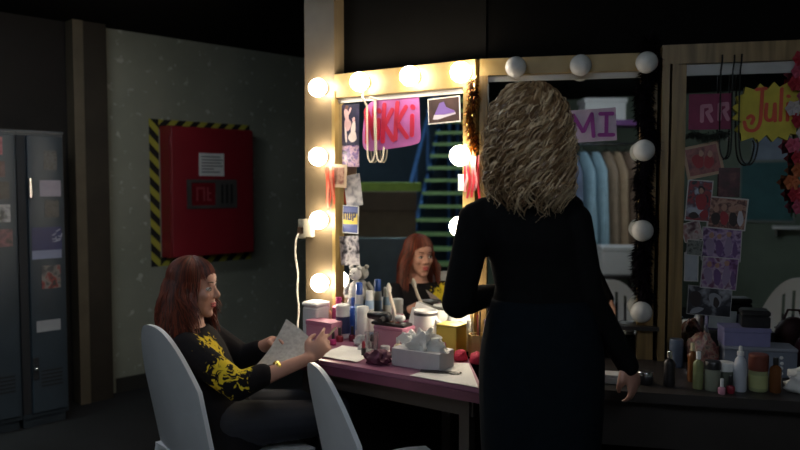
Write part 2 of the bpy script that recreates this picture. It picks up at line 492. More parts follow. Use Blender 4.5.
t = thing('vanity_mirror', 'dim mirror covered with photographs and a yellow burst sign', 'mirror', O2, A2)
MB().box(.79, 1.42, -.004, .04, .80, 1.88).build('mirror_glass', mirror_m, t, False)
f = MB(); f.box(.715, 1.46, -.03, .04, 1.888, 1.96); f.build('top_rail', gold_wood, t, False)
f = MB(); f.box(.80, 1.40, -.012, -.004, 1.845, 1.888); f.build('white_edge', MATS['dull_white'], t, False)
for x0, x1, y in ((.715, .742, .045), (.752, .772, .038), (.7725, .805, .02)): MB().box(x0, x1, -y, .04, .75, 1.888).build('side_post', gold_wood, t, False)
f = MB(); f.box(1.40, 1.46, -.03, .04, .75, 1.888); f.build('side_post', gold_wood, t, False)

# ------------------------------------------------------------------ counters
mauve = mat('mauve_laminate', (.27, .10, .17), .30, var=.06, scale=5)
mauve_d = mat('mauve_laminate_edge', (.13, .035, .075), .35)
dark_wood = mat('dark_counter_wood', (.025, .02, .018), .5)
b = MB()
poly = [F1 @ Vector(p) for p in ((-.12, -.03, 0), (.745, -.03, 0), (1.095, -.51, 0), (.24, -.51, 0))]
poly = [(p.x, p.y) for p in poly]
def slab(b, poly, z0, z1, mi=0):
    n = len(poly)
    b.add([(x, y, z0) for x, y in poly] + [(x, y, z1) for x, y in poly], [tuple(reversed(range(n)))[::-1], tuple(reversed(range(n, 2 * n)))] + [(i, i + n, (i + 1) % n + n, (i + 1) % n) for i in range(n)], mi)
t = thing('dressing_table', 'mauve topped dressing table crowded with toiletries under the lit mirror', 'table', (0, 0, 0))
slab(b, poly, .735, .75); b.build('table_top', mauve, t, False)
b = MB(); b.box(.24, 1.095, -.515, -.49, .70, .735, M=F1); b.build('front_edge', mauve_d, t, False)
b = MB(); b.box(.28, 1.03, -.46, -.44, .63, .735, M=F1); b.build('apron', dark_wood, t, False)
for u, y in ((.27, -.45), (-.07, -.08), (1.0, -.45), (.70, -.08)):
    if True:
        b = MB(); b.box(u - .02, u + .02, y - .02, y + .02, 0, .735, M=F1); b.build('leg', dark_wood, t, False)
t = thing('dressing_table', 'dark dressing table under the unlit mirrors with bottles and boxes', 'table', O2, A2)
MB().box(.118, 1.75, -.51, -.03, .715, .75).build('table_top', dark_wood, t, False)
MB().box(.20, 1.70, -.46, -.44, .55, .715).build('apron', dark_wood, t, False)
for u in (.20, 1.70):
    for y in (-.45, -.08): MB().box(u - .02, u + .02, y - .02, y + .02, 0, .715).build('leg', dark_wood, t, False)
# ------------------------------------------------------------------ signs and prints on the lit mirror
def strokes(name, m, parent, lines, w, y0=-.0045, y1=-.0012):
    b = MB()
    for l in lines: b.stroke(l, w if not isinstance(w, dict) else w, y0, y1)
    return b.build(name, m, parent, False)
def curve2(pts, n=6):
    out = []
    P = [pts[0]] + list(pts) + [pts[-1]]
    for i in range(1, len(P) - 2):
        for k in range(n):
            t = k / n; p = []
            for j in (0, 1):
                a, b_, c, d = P[i - 1][j], P[i][j], P[i + 1][j], P[i + 2][j]
                p.append(.5 * (2 * b_ + (c - a) * t + (2 * a - 5 * b_ + 4 * c - d) * t * t + (3 * b_ - a - 3 * c + d) * t ** 3))
            out.append(tuple(p))
    out.append(tuple(pts[-1])); return out
def figures(c, name, cols, shapes):
    """small printed shapes (x, z, half width, half height, colour, tilt) lying on the face of a print"""
    b = MB()
    for i, (x, z, rx, rz2, mi, tl) in enumerate(shapes):
        poly = []
        for k in range(16):
            a = 2 * math.pi * k / 16; px, pz = rx * math.cos(a) * (1 + .12 * math.sin(3 * a + i)), rz2 * math.sin(a) * (1 + .1 * math.cos(2 * a + i))
            q = R(tl); poly.append((x + px * math.cos(q) - pz * math.sin(q), z + px * math.sin(q) + pz * math.cos(q)))
        b.prism(poly, -.0029 - .00008 * i, -.0023)
        b.mi[-18:] = [mi] * 18
    return b.build(name, cols, c, False)
def put1(u, h, w, hh, img, label, border=.004, tilt=0, name='photograph', cat='photo', off=.0045, curl=0, bm=None):
    return card(name, label, cat, on1(u, off, h), A1, w, hh, img, border, tilt, bm, None, None, curl)
t = thing('name_sign', 'bright pink paper sign brushed with a red name on the lit mirror', 'sign', on1(.352, .005, 1.698), A1)
pink_poly = curve2([(-.125, .085), (-.09, .108), (.02, .112), (.125, .122), (.150, .10), (.155, 0), (.158, -.075), (.12, -.095), (0, -.108), (-.12, -.115), (-.152, -.085), (-.150, 0), (-.135, .06), (-.125, .085)], 4)[:-1]
MB().prism(pink_poly, -.0012, 0).build('paper', mat('hot_pink_paper', (.46, .12, .40), .7, var=.08, scale=20), t, False)
strokes('brush_lettering', mat('crimson_paint', (.50, .010, .05), .5), t, [
    [(-.135, .06), (-.125, .0), (-.128, -.075)], [(-.130, .07), (-.11, .02), (-.088, -.06)], [(-.086, .075), (-.09, .01), (-.088, -.06)],
    [(-.062, .02), (-.066, -.06)], [(-.060, .062), (-.057, .058)],
    [(-.03, .085), (-.037, .0), (-.04, -.075)], [(.012, .06), (-.03, -.005), (.018, -.07)],
    [(.040, .088), (.032, .0), (.03, -.065)], [(.085, .068), (.038, .002), (.09, -.06)],
    [(.118, .028), (.116, -.052)], [(.119, .068), (.123, .064)]], .0105)
def bead_string(name, label, pts, r, m, group=None, step=1.75):
    P = [Vector(p) for p in pts]; b = MB(); b.tube(P, r * .35, 5)
    acc = 0
    for i in range(len(P) - 1):
        L = (P[i + 1] - P[i]).length
        while acc < L:
            q = P[i].lerp(P[i + 1], acc / L); b.ball(q, r, n=8, m=6); acc += r * step
        acc -= L
    return tag(b.build(name, m, None, True), label, 'necklace', group)
pearl = mat('pearl', (.80, .72, .60), .25, var=.05)
lp = []
for x, z in curve2([(.232, 1.90), (.232, 1.75), (.233, 1.62), (.238, 1.555), (.252, 1.533), (.268, 1.545), (.276, 1.59), (.275, 1.70), (.274, 1.80), (.278, 1.81), (.280, 1.70), (.282, 1.60), (.288, 1.55), (.303, 1.533), (.318, 1.548), (.325, 1.60)], 5):
    lp.append(on1(x, .047 if z > 1.815 else .016, z))
bead_string('pearl_necklace', 'long pearl necklace hung in two loops over the pink name sign', lp, .0052, pearl)
c = put1(.128, 1.705, .10, .185, picture('p_ballet', [(.02, .02, .05), (.03, .03, .07), (.07, .05, .13)], 9, 2.0), 'photograph of pale pink dancers on a dark ground left of the pink sign', .0)
figures(c, 'dancer_figures', [mat('pale_pink_print', (.66, .42, .44), .6), mat('pink_white_print', (.74, .64, .62), .6), mat('brown_print', (.16, .08, .06), .6)], [(-.022, .045, .012, .032, 0, 12), (-.016, .0, .020, .030, 0, -8), (-.026, -.045, .006, .035, 1, 4), (.018, -.015, .013, .030, 1, -10), (.014, -.055, .024, .024, 1, 0), (.020, .022, .008, .011, 0, 0), (-.020, .080, .009, .010, 2, 0), (-.004, .060, .005, .022, 0, -30)])
put1(.128, 1.562, .098, .098, picture('p_purp', [(.05, .03, .09), (.20, .12, .35), (.55, .35, .45), (.1, .08, .2)], 22, 5), 'small purple photograph under the dancers photograph', .0)
put1(.080, 1.472, .105, .105, picture('p_tan', [(.25, .10, .07), (.48, .30, .22), (.22, .09, .07)], 16, 1), 'square reddish photograph with tan border overlapping the frame of the lit mirror', .014, 3, off=.038, bm=mat('tan_border', (.58, .44, .30), .6))
put1(.142, 1.405, .094, .145, picture('p_wht', [(.20, .21, .25), (.55, .53, .55), (.72, .70, .70)], 15, 3), 'whitish torn photograph between the square one and the yellow card', .0, -8)
c = put1(.126, 1.272, .094, .128, picture('p_yel', [(.06, .09, .28), (.10, .13, .35)], 10, 3), 'blue card with a yellow band of lettering on the lit mirror', .004, 2, name='printed_card', cat='card')
MB().box(-.042, .042, -.0034, -.0021, -.022, .026).build('yellow_band', mat('yellow_ink', (.72, .55, .08), .6), c, False)
strokes('band_lettering', mat('navy_ink', (.02, .025, .09), .6), c, [[(-.035, .03), (-.035, .002)], [(-.035, .03), (-.022, .03), (-.022, .0)], [(-.010, .03), (-.010, .0), (.004, 0), (.004, .03)], [(.016, -.004), (.016, .03), (.03, .03), (.03, .012), (.018, .012)]], .0035, -.0048, -.0033)
put1(.120, 1.128, .112, .135, picture('p_dog', [(.02, .02, .03), (.30, .29, .33), (.65, .62, .64), (.05, .05, .06)], 14, 9), 'black and white photograph of an animal under the blue and yellow card', .0, -4)
c = put1(.628, 1.742, .158, .108, picture('p_shoe', [(.045, .03, .03), (.09, .055, .05)], 8, 1), 'white bordered photograph of a purple boot at the top corner of the lit mirror', .005, -2)
sh = MB(); sh.prism([(-.045, -.018), (-.02, .030), (0, .035), (.012, .012), (.052, -.004), (.054, -.014), (0, -.02)], -.0042, -.002)
sh.build('boot', mat('violet_ink', (.20, .12, .42), .5), c, False)
so = MB(); so.prism([(-.052, -.036), (-.046, -.018), (0, -.018), (.055, -.010), (.058, -.018), (-.03, -.038)], -.0042, -.002)
so.build('pale_sole', mat('lilac_white_ink', (.68, .62, .72), .5), c, False)
put1(.735, 1.44, .038, .068, white_paper, 'small white card under the bulb on the right post of the lit mirror', .0, name='note_card', cat='card', off=.034)

def shag(name, label, cat, m, spine, n, L, w, seed, spread=1.0, rings=None, down=.3, back=None, group=None, th=None):
    """garland of many small blades around a spine"""
    random.seed(seed); b = MB(); sp = [Vector(p) for p in spine]
    b.tube(sp, .004, 6)
    ms = m if isinstance(m, (list, tuple)) else [m]
    for k in range(n):
        q = random.random() * (len(sp) - 1); i = min(int(q), len(sp) - 2); p = sp[i].lerp(sp[i + 1], q - i)
        d = Vector((random.gauss(0, 1), random.gauss(0, 1), random.gauss(0, .7) - down)).normalized() * L * random.uniform(.5, 1.1) * spread
        if back is not None and d.dot(back) > 0: d = d - back * d.dot(back) * 1.4
        s_ = basis(d)[0] * w
        mid = p + d * .55 + Vector((0, 0, -.1 * L)); tip = p + d + Vector((0, 0, -.3 * L))
        b.add([p, mid + s_, tip, mid - s_, mid + basis(d)[1] * w * .4], [(0, 1, 4), (1, 2, 4), (2, 3, 4), (3, 0, 4)], random.randrange(len(ms)))
    return tag(b.build(name, ms, None, False), label, cat, group)
into1 = F1.to_3x3() @ Vector((0, 1, 0)); into2 = F2.to_3x3() @ Vector((0, 1, 0))
gold = mat('gold_tinsel', (.75, .50, .20), .22, 1.0, var=.35, scale=60)
gold2 = mat('bronze_tinsel', (.35, .17, .07), .25, 1.0, var=.35, scale=60)
shag('tinsel_garland', 'glittering gold tinsel garland hanging on the post beside the boot photograph', 'garland', [gold, gold2], [on1(.790 + .008 * math.sin(k), .05, 1.85 - .03 * k) for k in range(10)], 900, .042, .0048, 5, back=into1)
def streamers(name, label, cat, cols, P, n, seed, wid, w=.006, F=F1):
    random.seed(seed); t = None; b = MB()
    (u, off, h0, h1) = P
    for k in range(n):
        x = u + wid * (k / max(1, n - 1) - .5); hh0 = h0 - .01 * random.random(); hh1 = h1 + .05 * random.random()
        L = 9; ph = random.random() * 6; vs = []; fs = []
        for i in range(L):
            z = hh0 + (hh1 - hh0) * i / (L - 1)
            xx = x + .006 * math.sin(ph + i * .9) * (i / L); yy = -off - .006 * math.sin(ph * 2 + i * .7) - .004 * (k % 3)
            vs += [F @ Vector((xx - w, yy, z)), F @ Vector((xx + w, yy - .002, z)), F @ Vector((xx + w, yy - .001, z)), F @ Vector((xx - w, yy + .001, z))]
        for i in range(L - 1):
            for q in range(4): fs.append((4 * i + q, 4 * i + (q + 1) % 4, 4 * i + 4 + (q + 1) % 4, 4 * i + 4 + q))
        fs += [(3, 2, 1, 0), (4 * L - 4, 4 * L - 3, 4 * L - 2, 4 * L - 1)]
        b.add(vs, fs, k % len(cols))
    return tag(b.build(name, cols, None, False), label, cat)
streamers('ribbon_bunch', 'red and pink ribbons hanging on the right post of the lit mirror', 'ribbon', [mat('red_ribbon', (.55, .02, .04), .4), mat('pink_ribbon', (.70, .28, .30), .4)], (.785, .045, 1.555, 1.36), 7, 2, .062)
streamers('ribbon_bunch', 'orange red ribbon hanging on the left panel of the lit mirror', 'ribbon', [mat('orange_ribbon', (.60, .10, .06), .4), mat('coral_ribbon', (.66, .26, .18), .4)], (.036, .040, 1.52, 1.30), 5, 8, .045)
t = thing('plush_toy', 'small white plush figure hanging low on the lit mirror beneath the animal photograph', 'toy', on1(.172, .03, .90), A1)
plush = mat('white_plush', (.62, .60, .58), .9, bump=.6, scale=60)
b = MB(); b.ball((0, 0, .045), .034, .026, .048); b.build('body', plush, t)
b = MB(); b.ball((.002, 0, .125), .030, .026, .030); b.ball((-.022, 0, .155), .011); b.ball((.026, 0, .155), .011); b.ball((0, -.024, .118), .012); b.build('head', plush, t)
b = MB()
for x in (-.01, .012): b.ball((x, -.024, .132), .0035)
b.ball((.001, -.036, .121), .004); b.build('face', mat('black_button', (.01, .01, .01), .3), t)
for sx in (-1, 1):
    MB().tube([(sx * .025, -.005, .08), (sx * .045, -.01, .055), (sx * .048, -.012, .03)], [.012, .012, .011], 8).build('arm', plush, t)
    MB().tube([(sx * .016, -.005, .02), (sx * .022, -.015, -.015), (sx * .024, -.02, -.03)], [.014, .014, .013], 8).build('leg', plush, t)

# outlet box and cord on the end of the lit vanity
t = thing('outlet_box', 'cream electrical box on the left edge of the lit mirror panel', 'outlet box', on1(-.128, 0, 1.22), A1)
MB().rbox(-.05, .0, -.03, .03, -.045, .045, .004).build('box', mat('cream_plastic', (.55, .50, .38), .4), t)
MB().rbox(.005, .06, -.055, -.031, -.035, .05, .004).build('socket_plate', MATS['cream_plastic'], t)
MB().rbox(-.042, -.012, -.045, -.028, -.022, .01, .003).build('plug', mat('dark_brown_plug', (.05, .03, .02), .4), t)
cp = [on1(-.155, .05, 1.20), on1(-.165, .06, 1.17), on1(-.175, .055, 1.10), on1(-.158, .05, 1.0), on1(-.17, .05, .92), on1(-.145, .06, .84), on1(-.12, .10, .77), on1(-.09, .13, .7555)]
P = [tuple(v) for v in cp]
sm = []
for i in range(len(P) - 1):
    for k in range(5): sm.append(Vector(P[i]).lerp(Vector(P[i + 1]), k / 5))
for _ in range(4): sm = [sm[0]] + [(sm[i - 1] + sm[i] * 2 + sm[i + 1]) / 4 for i in range(1, len(sm) - 1)] + [sm[-1]]
tag(MB().tube(sm, .0042, 8).build('power_cord', mat('white_cord', (.66, .63, .55), .5), None), 'white power cord running down from the cream electrical box', 'cord')

# ------------------------------------------------------------------ things on the unlit mirrors
def put2(u, h, w, hh, img, label, border=.005, tilt=0, name='photograph', cat='photo', off=.0045, bm=None, curl=0):
    return card(name, label, cat, on2(u, off, h), A2, w, hh, img, border, tilt, bm, None, None, curl)
c = put2(.425, 1.662, .255, .128, mat('lilac_paper', (.56, .44, .56), .7, scale=25), 'lilac paper sign with purple capitals on the mirror behind the blond woman', 0, -3, 'name_sign', 'sign')
strokes('purple_capitals', mat('purple_paint', (.25, .012, .24), .5), c, [
    [(-.048, -.045), (-.036, .042)], [(-.036, .042), (.000, -.02)], [(.004, -.02), (.034, .046)], [(.034, .046), (.042, -.040)],
    [(.066, .046), (.112, .046)], [(.090, .046), (.090, -.036)], [(.064, -.036), (.116, -.036)]], .0075, -.0052, -.0012)
strokes('purple_flourish', MATS['purple_paint'], c, [[(-.085, .03), (-.075, -.04)], [(-.11, -.02), (-.085, .03)]], .0075, -.0052, -.0012)
blackf = mat('black_feathers', (.006, .005, .007), .9, spec=.05); blackf2 = mat('black_feathers_sheen', (.010, .007, .011), .9, spec=.05)
shag('feather_boa', 'black feather boa hanging down the post right of the blond woman', 'boa', [blackf, blackf2], [on2(.662 + .010 * math.sin(k * .8), .048, 1.99 - .04 * k) for k in range(26)], 4200, .052, .0075, 11, back=into2)
t = put2(.895, 1.708, .155, .135, mat('magenta_card', (.22, .018, .075), .6, scale=20), 'dark magenta card with pale pink letters at the top of the photo covered mirror', 0, 0, 'printed_card', 'card')
strokes('pale_pink_letters', mat('pale_pink_ink', (.52, .22, .30), .6), t, [
    [(-.03, -.035), (-.03, .02)], [(-.03, .02), (-.002, .022), (.002, .005), (-.012, -.004), (.004, -.035)], [(.032, -.03), (.032, .026)], [(.032, .026), (.058, .028), (.060, .01), (.048, 0), (.062, -.03)]], .007)
for (u, h, w, hh, cols, sc_, sd, brd, tl, lab, bmc) in [
    (.872, 1.524, .135, .125, [(.10, .03, .03), (.30, .10, .09), (.14, .05, .06)], 14, 1, .011, -12, 'tilted red photograph with a tan border, highest on the dim mirror', (.42, .28, .19)),
    (.860, 1.37, .092, .158, [(.42, .45, .52), (.36, .40, .50), (.10, .05, .07), (.30, .04, .05), (.03, .03, .04)], 13, 4, .004, 4, 'blue white photograph with a red dressed figure on the dim mirror', None),
    (.963, 1.322, .138, .122, [(.16, .06, .05), (.42, .24, .18), (.08, .03, .03), (.30, .15, .11)], 17, 8, .005, 5, 'white bordered photograph of a brown toned group on the dim mirror', None),
    (.945, 1.204, .142, .130, [(.06, .03, .09), (.20, .12, .28), (.42, .30, .46), (.10, .04, .12)], 17, 3, .003, 2, 'purple crowd photograph below the white bordered group', None),
    (.938, 1.094, .130, .122, [(.10, .03, .11), (.24, .12, .28), (.45, .36, .44), (.14, .04, .10)], 15, 12, .003, 4, 'second purple photograph under the purple crowd photograph', None),
    (.838, 1.252, .072, .075, [(.26, .05, .06), (.45, .36, .35), (.08, .03, .04)], 16, 6, .003, -16, 'small red and white photograph at the left edge of the dim mirror', None),
    (.838, 1.115, .052, .112, [(.40, .43, .46), (.36, .39, .44), (.07, .07, .09)], 10, 2, .004, 0, 'narrow pale card with a tiny dark figure left of the second purple photograph', None),
    (.848, 1.19, .058, .06, [(.03, .03, .035), (.20, .22, .20), (.05, .05, .05)], 26, 5, .002, 5, 'tiny dark green photograph above the narrow pale card', None),
    (.905, .985, .158, .112, [(.012, .012, .016), (.03, .03, .04), (.30, .31, .34)], 12, 7, .002, 3, 'black and grey photograph lowest on the dim mirror', None),
    (.955, .915, .098, .07, [(.30, .33, .34), (.36, .38, .39)], 10, 7, 0, 3, 'pale grey card tucked under the black and grey photograph', None),
    (.965, 1.44, .075, .11, [(.16, .07, .06), (.09, .03, .04), (.05, .03, .03)], 16, 14, .0, 0, 'dark red photograph behind the white bordered group', None),
]:
    c = put2(u, h, w, hh, picture('print_%d' % int(u * 1000 + h * 7000), cols, sc_, sd), lab, brd, tl, off=.004 + .0026 * (int(h * 100) % 5), bm=mat('border_tan_dim', bmc, .6) if bmc else mat('border_white_dim', (.50, .49, .47), .6))
    face_p, dark_p, red_p, pale_p = mat('face_print', (.40, .22, .16), .6), mat('dark_print', (.03, .02, .02), .6), mat('red_print', (.30, .03, .04), .6), mat('pale_print', (.50, .47, .52), .6)
    if 'red dressed' in lab: figures(c, 'printed_figure', [face_p, dark_p, red_p, pale_p], [(.008, -.005, .020, .034, 2, 0), (.008, .042, .012, .016, 1, 0), (.008, .038, .008, .011, 0, 0), (-.018, -.056, .018, .012, 1, 0), (.020, -.052, .016, .016, 2, 0)])
    if 'brown toned' in lab: figures(c, 'printed_figures', [face_p, dark_p, red_p, pale_p], [(-.042, -.020, .016, .026, 1, 0), (-.012, -.018, .015, .028, 2, 0), (.020, -.022, .016, .026, 1, 0), (.045, -.018, .011, .028, 3, 0), (-.040, .018, .010, .013, 0, 0), (-.012, .022, .010, .013, 0, 0), (.018, .016, .010, .013, 0, 0), (.044, .020, .009, .012, 0, 0)])
    if 'purple' in lab and 'photograph below' in lab or lab.startswith('second purple'): figures(c, 'printed_figures', [face_p, dark_p, mat('violet_print', (.14, .07, .20), .6), mat('mauve_print', (.28, .21, .33), .6)], [(-.040, -.010, .015, .036, 3, 8), (-.008, -.015, .013, .034, 2, 0), (.024, -.008, .014, .038, 3, -6), (.048, -.02, .009, .028, 2, 0), (-.036, .034, .009, .011, 0, 0), (-.008, .030, .008, .010, 0, 0), (.026, .038, .009, .011, 0, 0)])
    if 'tan border' in lab: figures(c, 'printed_figures', [face_p, dark_p, red_p, pale_p], [(-.018, -.004, .020, .030, 2, 20), (.020, -.006, .018, .026, 2, -10), (-.008, .026, .009, .012, 0, 0), (.024, .024, .009, .012, 0, 0)])
    if 'lowest on the dim' in lab: figures(c, 'printed_figures', [face_p, dark_p, red_p, mat('grey_print', (.26, .27, .30), .6)], [(-.050, .008, .020, .034, 1, 0), (.020, .005, .022, .030, 3, 12), (.024, -.004, .011, .020, 1, 0), (-.046, -.036, .026, .010, 3, 20)])
silver = mat('green_silver_tinsel', (.22, .26, .22), .3, .9, var=.5, scale=50)
shag('tinsel_garland', 'dull silver green tinsel across the dim mirror above the tilted red photograph', 'garland', silver, [on2(.815 + .02 * k, .02, 1.622 + .006 * math.sin(k * 1.3)) for k in range(8)], 260, .03, .004, 6, back=into2)
# yellow burst sign
random.seed(4)
t = thing('name_sign', 'yellow starburst sign painted with a red name on the dim mirror', 'sign', on2(1.10, .016, 1.70), A2)
N = 34; poly = []
for k in range(N):
    a = 2 * math.pi * k / N; rr = (1.0 if k % 2 == 0 else .82) * random.uniform(.92, 1.08)
    c_, s_ = math.cos(a), math.sin(a); q = 1 / max(abs(c_), abs(s_)) ** .75
    poly.append((.128 * rr * c_ * q, .108 * rr * s_ * q))
bp_ = MB()
vs = [(x, -.0014, z) for x, z in poly] + [(x, 0, z) for x, z in poly] + [(0, -.0014, 0), (0, 0, 0)]
fs = []
for i in range(N):
    j = (i + 1) % N
    fs += [(i, j, 2 * N), (j + N, i + N, 2 * N + 1), (i, i + N, j + N, j)]
bp_.add(vs, fs); bp_.build('burst_paper', mat('sign_yellow', (.60, .50, .06), .7, scale=20), t, False)
strokes('red_lettering', mat('red_paint', (.62, .07, .03), .5), t, [
    [(-.048, .085), (-.016, .088)], curve2([(-.028, .085), (-.030, .02), (-.034, -.04), (-.052, -.066), (-.078, -.062), (-.088, -.035)]), curve2([(-.076, -.02), (-.066, -.012), (-.056, -.022), (-.062, -.04)]),
    curve2([(-.012, .03), (-.014, -.015), (-.004, -.03), (.012, -.02), (.016, .03)]), [(.016, .03), (.018, -.032)],
    [(.038, .085), (.036, -.03)], [(.060, .03), (.060, -.03)], [(.060, .058), (.063, .056)],
    curve2([(.078, .002), (.098, .006), (.100, .028), (.088, .034), (.078, .016), (.080, -.014), (.092, -.026), (.106, -.018)])], .006, -.005, -.0014)
beadk = mat('dark_beads', (.03, .03, .03), .25, .3)
lp = [on2(x, .05 if z > 1.86 else .028, z) for x, z in curve2([(.925, 1.91), (.925, 1.75), (.925, 1.60), (.932, 1.545), (.947, 1.528), (.962, 1.545), (.967, 1.60), (.966, 1.75), (.967, 1.91)], 5)]
bead_string('bead_necklace', 'dark bead necklace hanging left of the yellow burst sign', lp, .0038, beadk)
lp = [on2(x, .05 if z > 1.86 else .034, z) for x, z in curve2([(.992, 1.91), (.990, 1.75), (.992, 1.60), (1.002, 1.53), (1.024, 1.505), (1.046, 1.52), (1.058, 1.575), (1.052, 1.60)], 5)]
bead_string('bead_necklace', 'dark bead necklace hanging in front of the yellow burst sign', lp, .0038, beadk)
# silk flowers down the edge
fl_cols = [mat('flower_red', (.42, .03, .05), .7), mat('flower_rose', (.50, .10, .17), .7), mat('flower_white', (.55, .50, .50), .7), mat('flower_orange', (.50, .15, .06), .7)]
t = thing('flower_garland', 'garland of red and pink silk flowers hanging down beside the yellow burst sign', 'garland', on2(1.195, 0, 1.62), A2)
MB().tube([(.004 * math.sin(k), -.028, .29 - .06 * k) for k in range(11)], .003, 6).build('stem', mat('stem_green', (.05, .09, .04), .7), t)
random.seed(9)
for k in range(13):
    b = MB(); cx, cz = random.uniform(-.022, .022), .27 - .045 * k; mi = [0, 1, 0, 1, 2, 0, 2, 1, 0, 3, 3, 0, 1][k]
    for ring_, (n, rad, tilt_) in enumerate(((6, .032, .5), (5, .02, 1.0))):
        for j in range(n):
            a = 2 * math.pi * j / n + ring_ * .4; ca, sa = math.cos(a), math.sin(a)
            p0 = Vector((cx, -.036, cz)); tip = Vector((cx + rad * ca, -.036 - rad * tilt_, cz + rad * sa)); sd = Vector((-sa, 0, ca)) * rad * .42
            md = p0.lerp(tip, .6) + Vector((0, .006, 0))
            b.add([p0, md + sd, tip, md - sd, md + Vector((0, .004, 0))], [(0, 1, 2), (0, 2, 3), (0, 4, 1), (1, 4, 2), (2, 4, 3), (3, 4, 0)])
    b.build('flower', fl_cols[mi], t, False)

# ------------------------------------------------------------------ toiletries on the mauve table
TZ = .75
def jar(name, label, cat, loc, r, h, body, lid=None, lidh=.2, band=None, rl=None, group=None, z=TZ):
    t = thing(name, label, cat, (loc[0], loc[1], z), 0, group)
    hb = h * (1 - lidh) if lid else h
    b = MB(); b.lathe([(r * .9, 0), (r, .004), (r, hb * .9), (r * .93, hb)], 18); b.build('body', body, t)
    if band: MB().lathe([(r * 1.012, hb * .18), (r * 1.012, hb * .78)], 18, cap=False).build('label_band', band, t)
    if lid: b = MB(); rr = rl or r * 1.04; b.lathe([(rr, hb * .985), (rr, h - .004), (rr * .9, h)], 18); b.build('lid', lid, t)
    return t
def bottle(name, label, cat, loc, r, h, body, cap, neck=.72, shoulder=.6, z=TZ, band=None, group=None):
    t = thing(name, label, cat, (loc[0], loc[1], z), 0, group)
    b = MB(); b.lathe([(r * .9, 0), (r, .005), (r, h * shoulder), (r * .85, h * (shoulder + .06)), (r * .38, h * neck), (r * .36, h * (neck + .04))], 18); b.build('body', body, t)
    if band: MB().lathe([(r * 1.012, h * .12), (r * 1.012, h * .45)], 18, cap=False).build('label_band', band, t)
    b = MB(); b.lathe([(r * .46, h * (neck + .02)), (r * .46, h * .97), (r * .38, h)], 14); b.build('cap', cap, t)
    return t
wp = mat('white_jar_plastic', (.74, .74, .73), .3, var=.03); navy = mat('navy_label', (.02, .03, .10), .4)
blue = mat('blue_plastic', (.035, .10, .42), .3); ltblue = mat('light_blue_plastic', (.33, .48, .68), .3)
magenta = mat('magenta_plastic', (.50, .03, .16), .35); pinkm = mat('pink_cardboard', (.55, .24, .32), .6)
black_pl = mat('black_plastic', (.015, .014, .016), .3); creamy = mat('cream_lotion', (.68, .58, .36), .35)
dkred = mat('dark_red_plastic', (.22, .02, .035), .3); grey_pl = mat('grey_plastic', (.35, .36, .38), .4)
glassy = mat('clear_glass', (.90, .95, .94), .04, trans=.95, var=.01)
# white tub
t = thing('storage_tub', 'white plastic tub at the far left end of the mauve table', 'tub', (-.385, 3.365, TZ), A1)
MB().rbox(-.045, .045, -.045, .045, 0, .128, .012).build('body', wp, t); MB().rbox(-.048, .048, -.048, .048, .1285, .15, .012).build('lid', wp, t)
t = thing('cardboard_box', 'low pink box in front of the white tub, left end of the mauve table', 'box', (-.335, 3.262, TZ), A1)
MB().rbox(-.074, .074, -.04, .04, 0, .060, .003).build('body', pinkm, t); MB().rbox(-.076, .076, -.042, .042, .0605, .082, .003).build('lid', mat('dusty_pink_lid', (.48, .19, .28), .6), t)
bottle('lotion_bottle', 'cream lotion bottle standing between the white tub and magenta bottle', 'bottle', (-.330, 3.400), .016, .145, creamy, wp)
t = thing('shampoo_bottle', 'tall magenta bottle in the back left corner of the mauve table', 'bottle', (-.280, 3.370, TZ), A1)
MB().rbox(-.030, .030, -.02, .02, 0, .130, .012).build('body', magenta, t); b = MB(); b.lathe([(.014, .13), (.014, .165), (.012, .168)], 14); b.build('cap', magenta, t)
jar('cream_jar', 'white lidded jar with a navy label on the mauve table', 'jar', (-.254, 3.275), .031, .150, wp, wp, .16, navy)
bottle('tonic_bottle', 'deep blue bottle against the lit mirror next to the white spray can', 'bottle', (-.212, 3.340), .020, .172, blue, blue, .78, .68)
jar('spray_can', 'white spray can with blue cap, tallest against the lit mirror', 'spray can', (-.182, 3.295), .019, .245, wp, blue, .22, ltblue, .015)
jar('hair_spray', 'pale blue spray can right beside the white one with blue cap', 'spray can', (-.135, 3.265), .020, .213, ltblue, wp, .2, wp, .016)
jar('powder_jar', 'plain white jar in front of the spray cans', 'jar', (-.162, 3.205), .026, .153, wp, wp, .18)
bottle('nail_polish', 'small red nail polish bottle before the navy labelled jar', 'bottle', (-.262, 3.195), .016, .062, dkred, black_pl, .45, .35)
bottle('nail_polish', 'dark maroon nail polish bottle right of the red one', 'bottle', (-.208, 3.205), .015, .066, mat('maroon_polish', (.10, .012, .03), .2), black_pl, .45, .35)
bottle('nail_polish', 'pinkish nail polish bottle in front, left of the folded cloth', 'bottle', (-.285, 3.13), .014, .056, magenta, black_pl, .45, .35)
# powder cloth
def crumple(name, label, cat, loc, rx, ry, rz_, m, seed, n=28, amp=.35, z=TZ, ridges=3.0):
    b = MB(); b.ball((0, 0, 0), rx, ry, rz_, n, n // 2)
    vs = []
    for v in b.v:
        p = Vector(v); q = Vector((p.x / rx, p.y / ry, p.z / rz_))
        k = 1 + amp * noise.noise(q * ridges + Vector((seed, seed, 0))) + amp * .5 * noise.noise(q * ridges * 2.3 + Vector((0, seed, 0)))
        p = p * k; vs.append((p.x, p.y, max(p.z, -rz_ * .55) + rz_ * .55))
    b.v = vs
    return tag(b.build(name, m, None, True, (loc[0], loc[1], z), A1, 60), label, cat)
towel = mat('white_towel', (.66, .66, .66), .9, bump=.5, scale=80)
crumple('face_cloth', 'small grey white folded cloth among the nail polish bottles', 'cloth', (-.165, 3.115), .034, .025, .028, mat('grey_cloth', (.45, .46, .47), .9), 2.2)
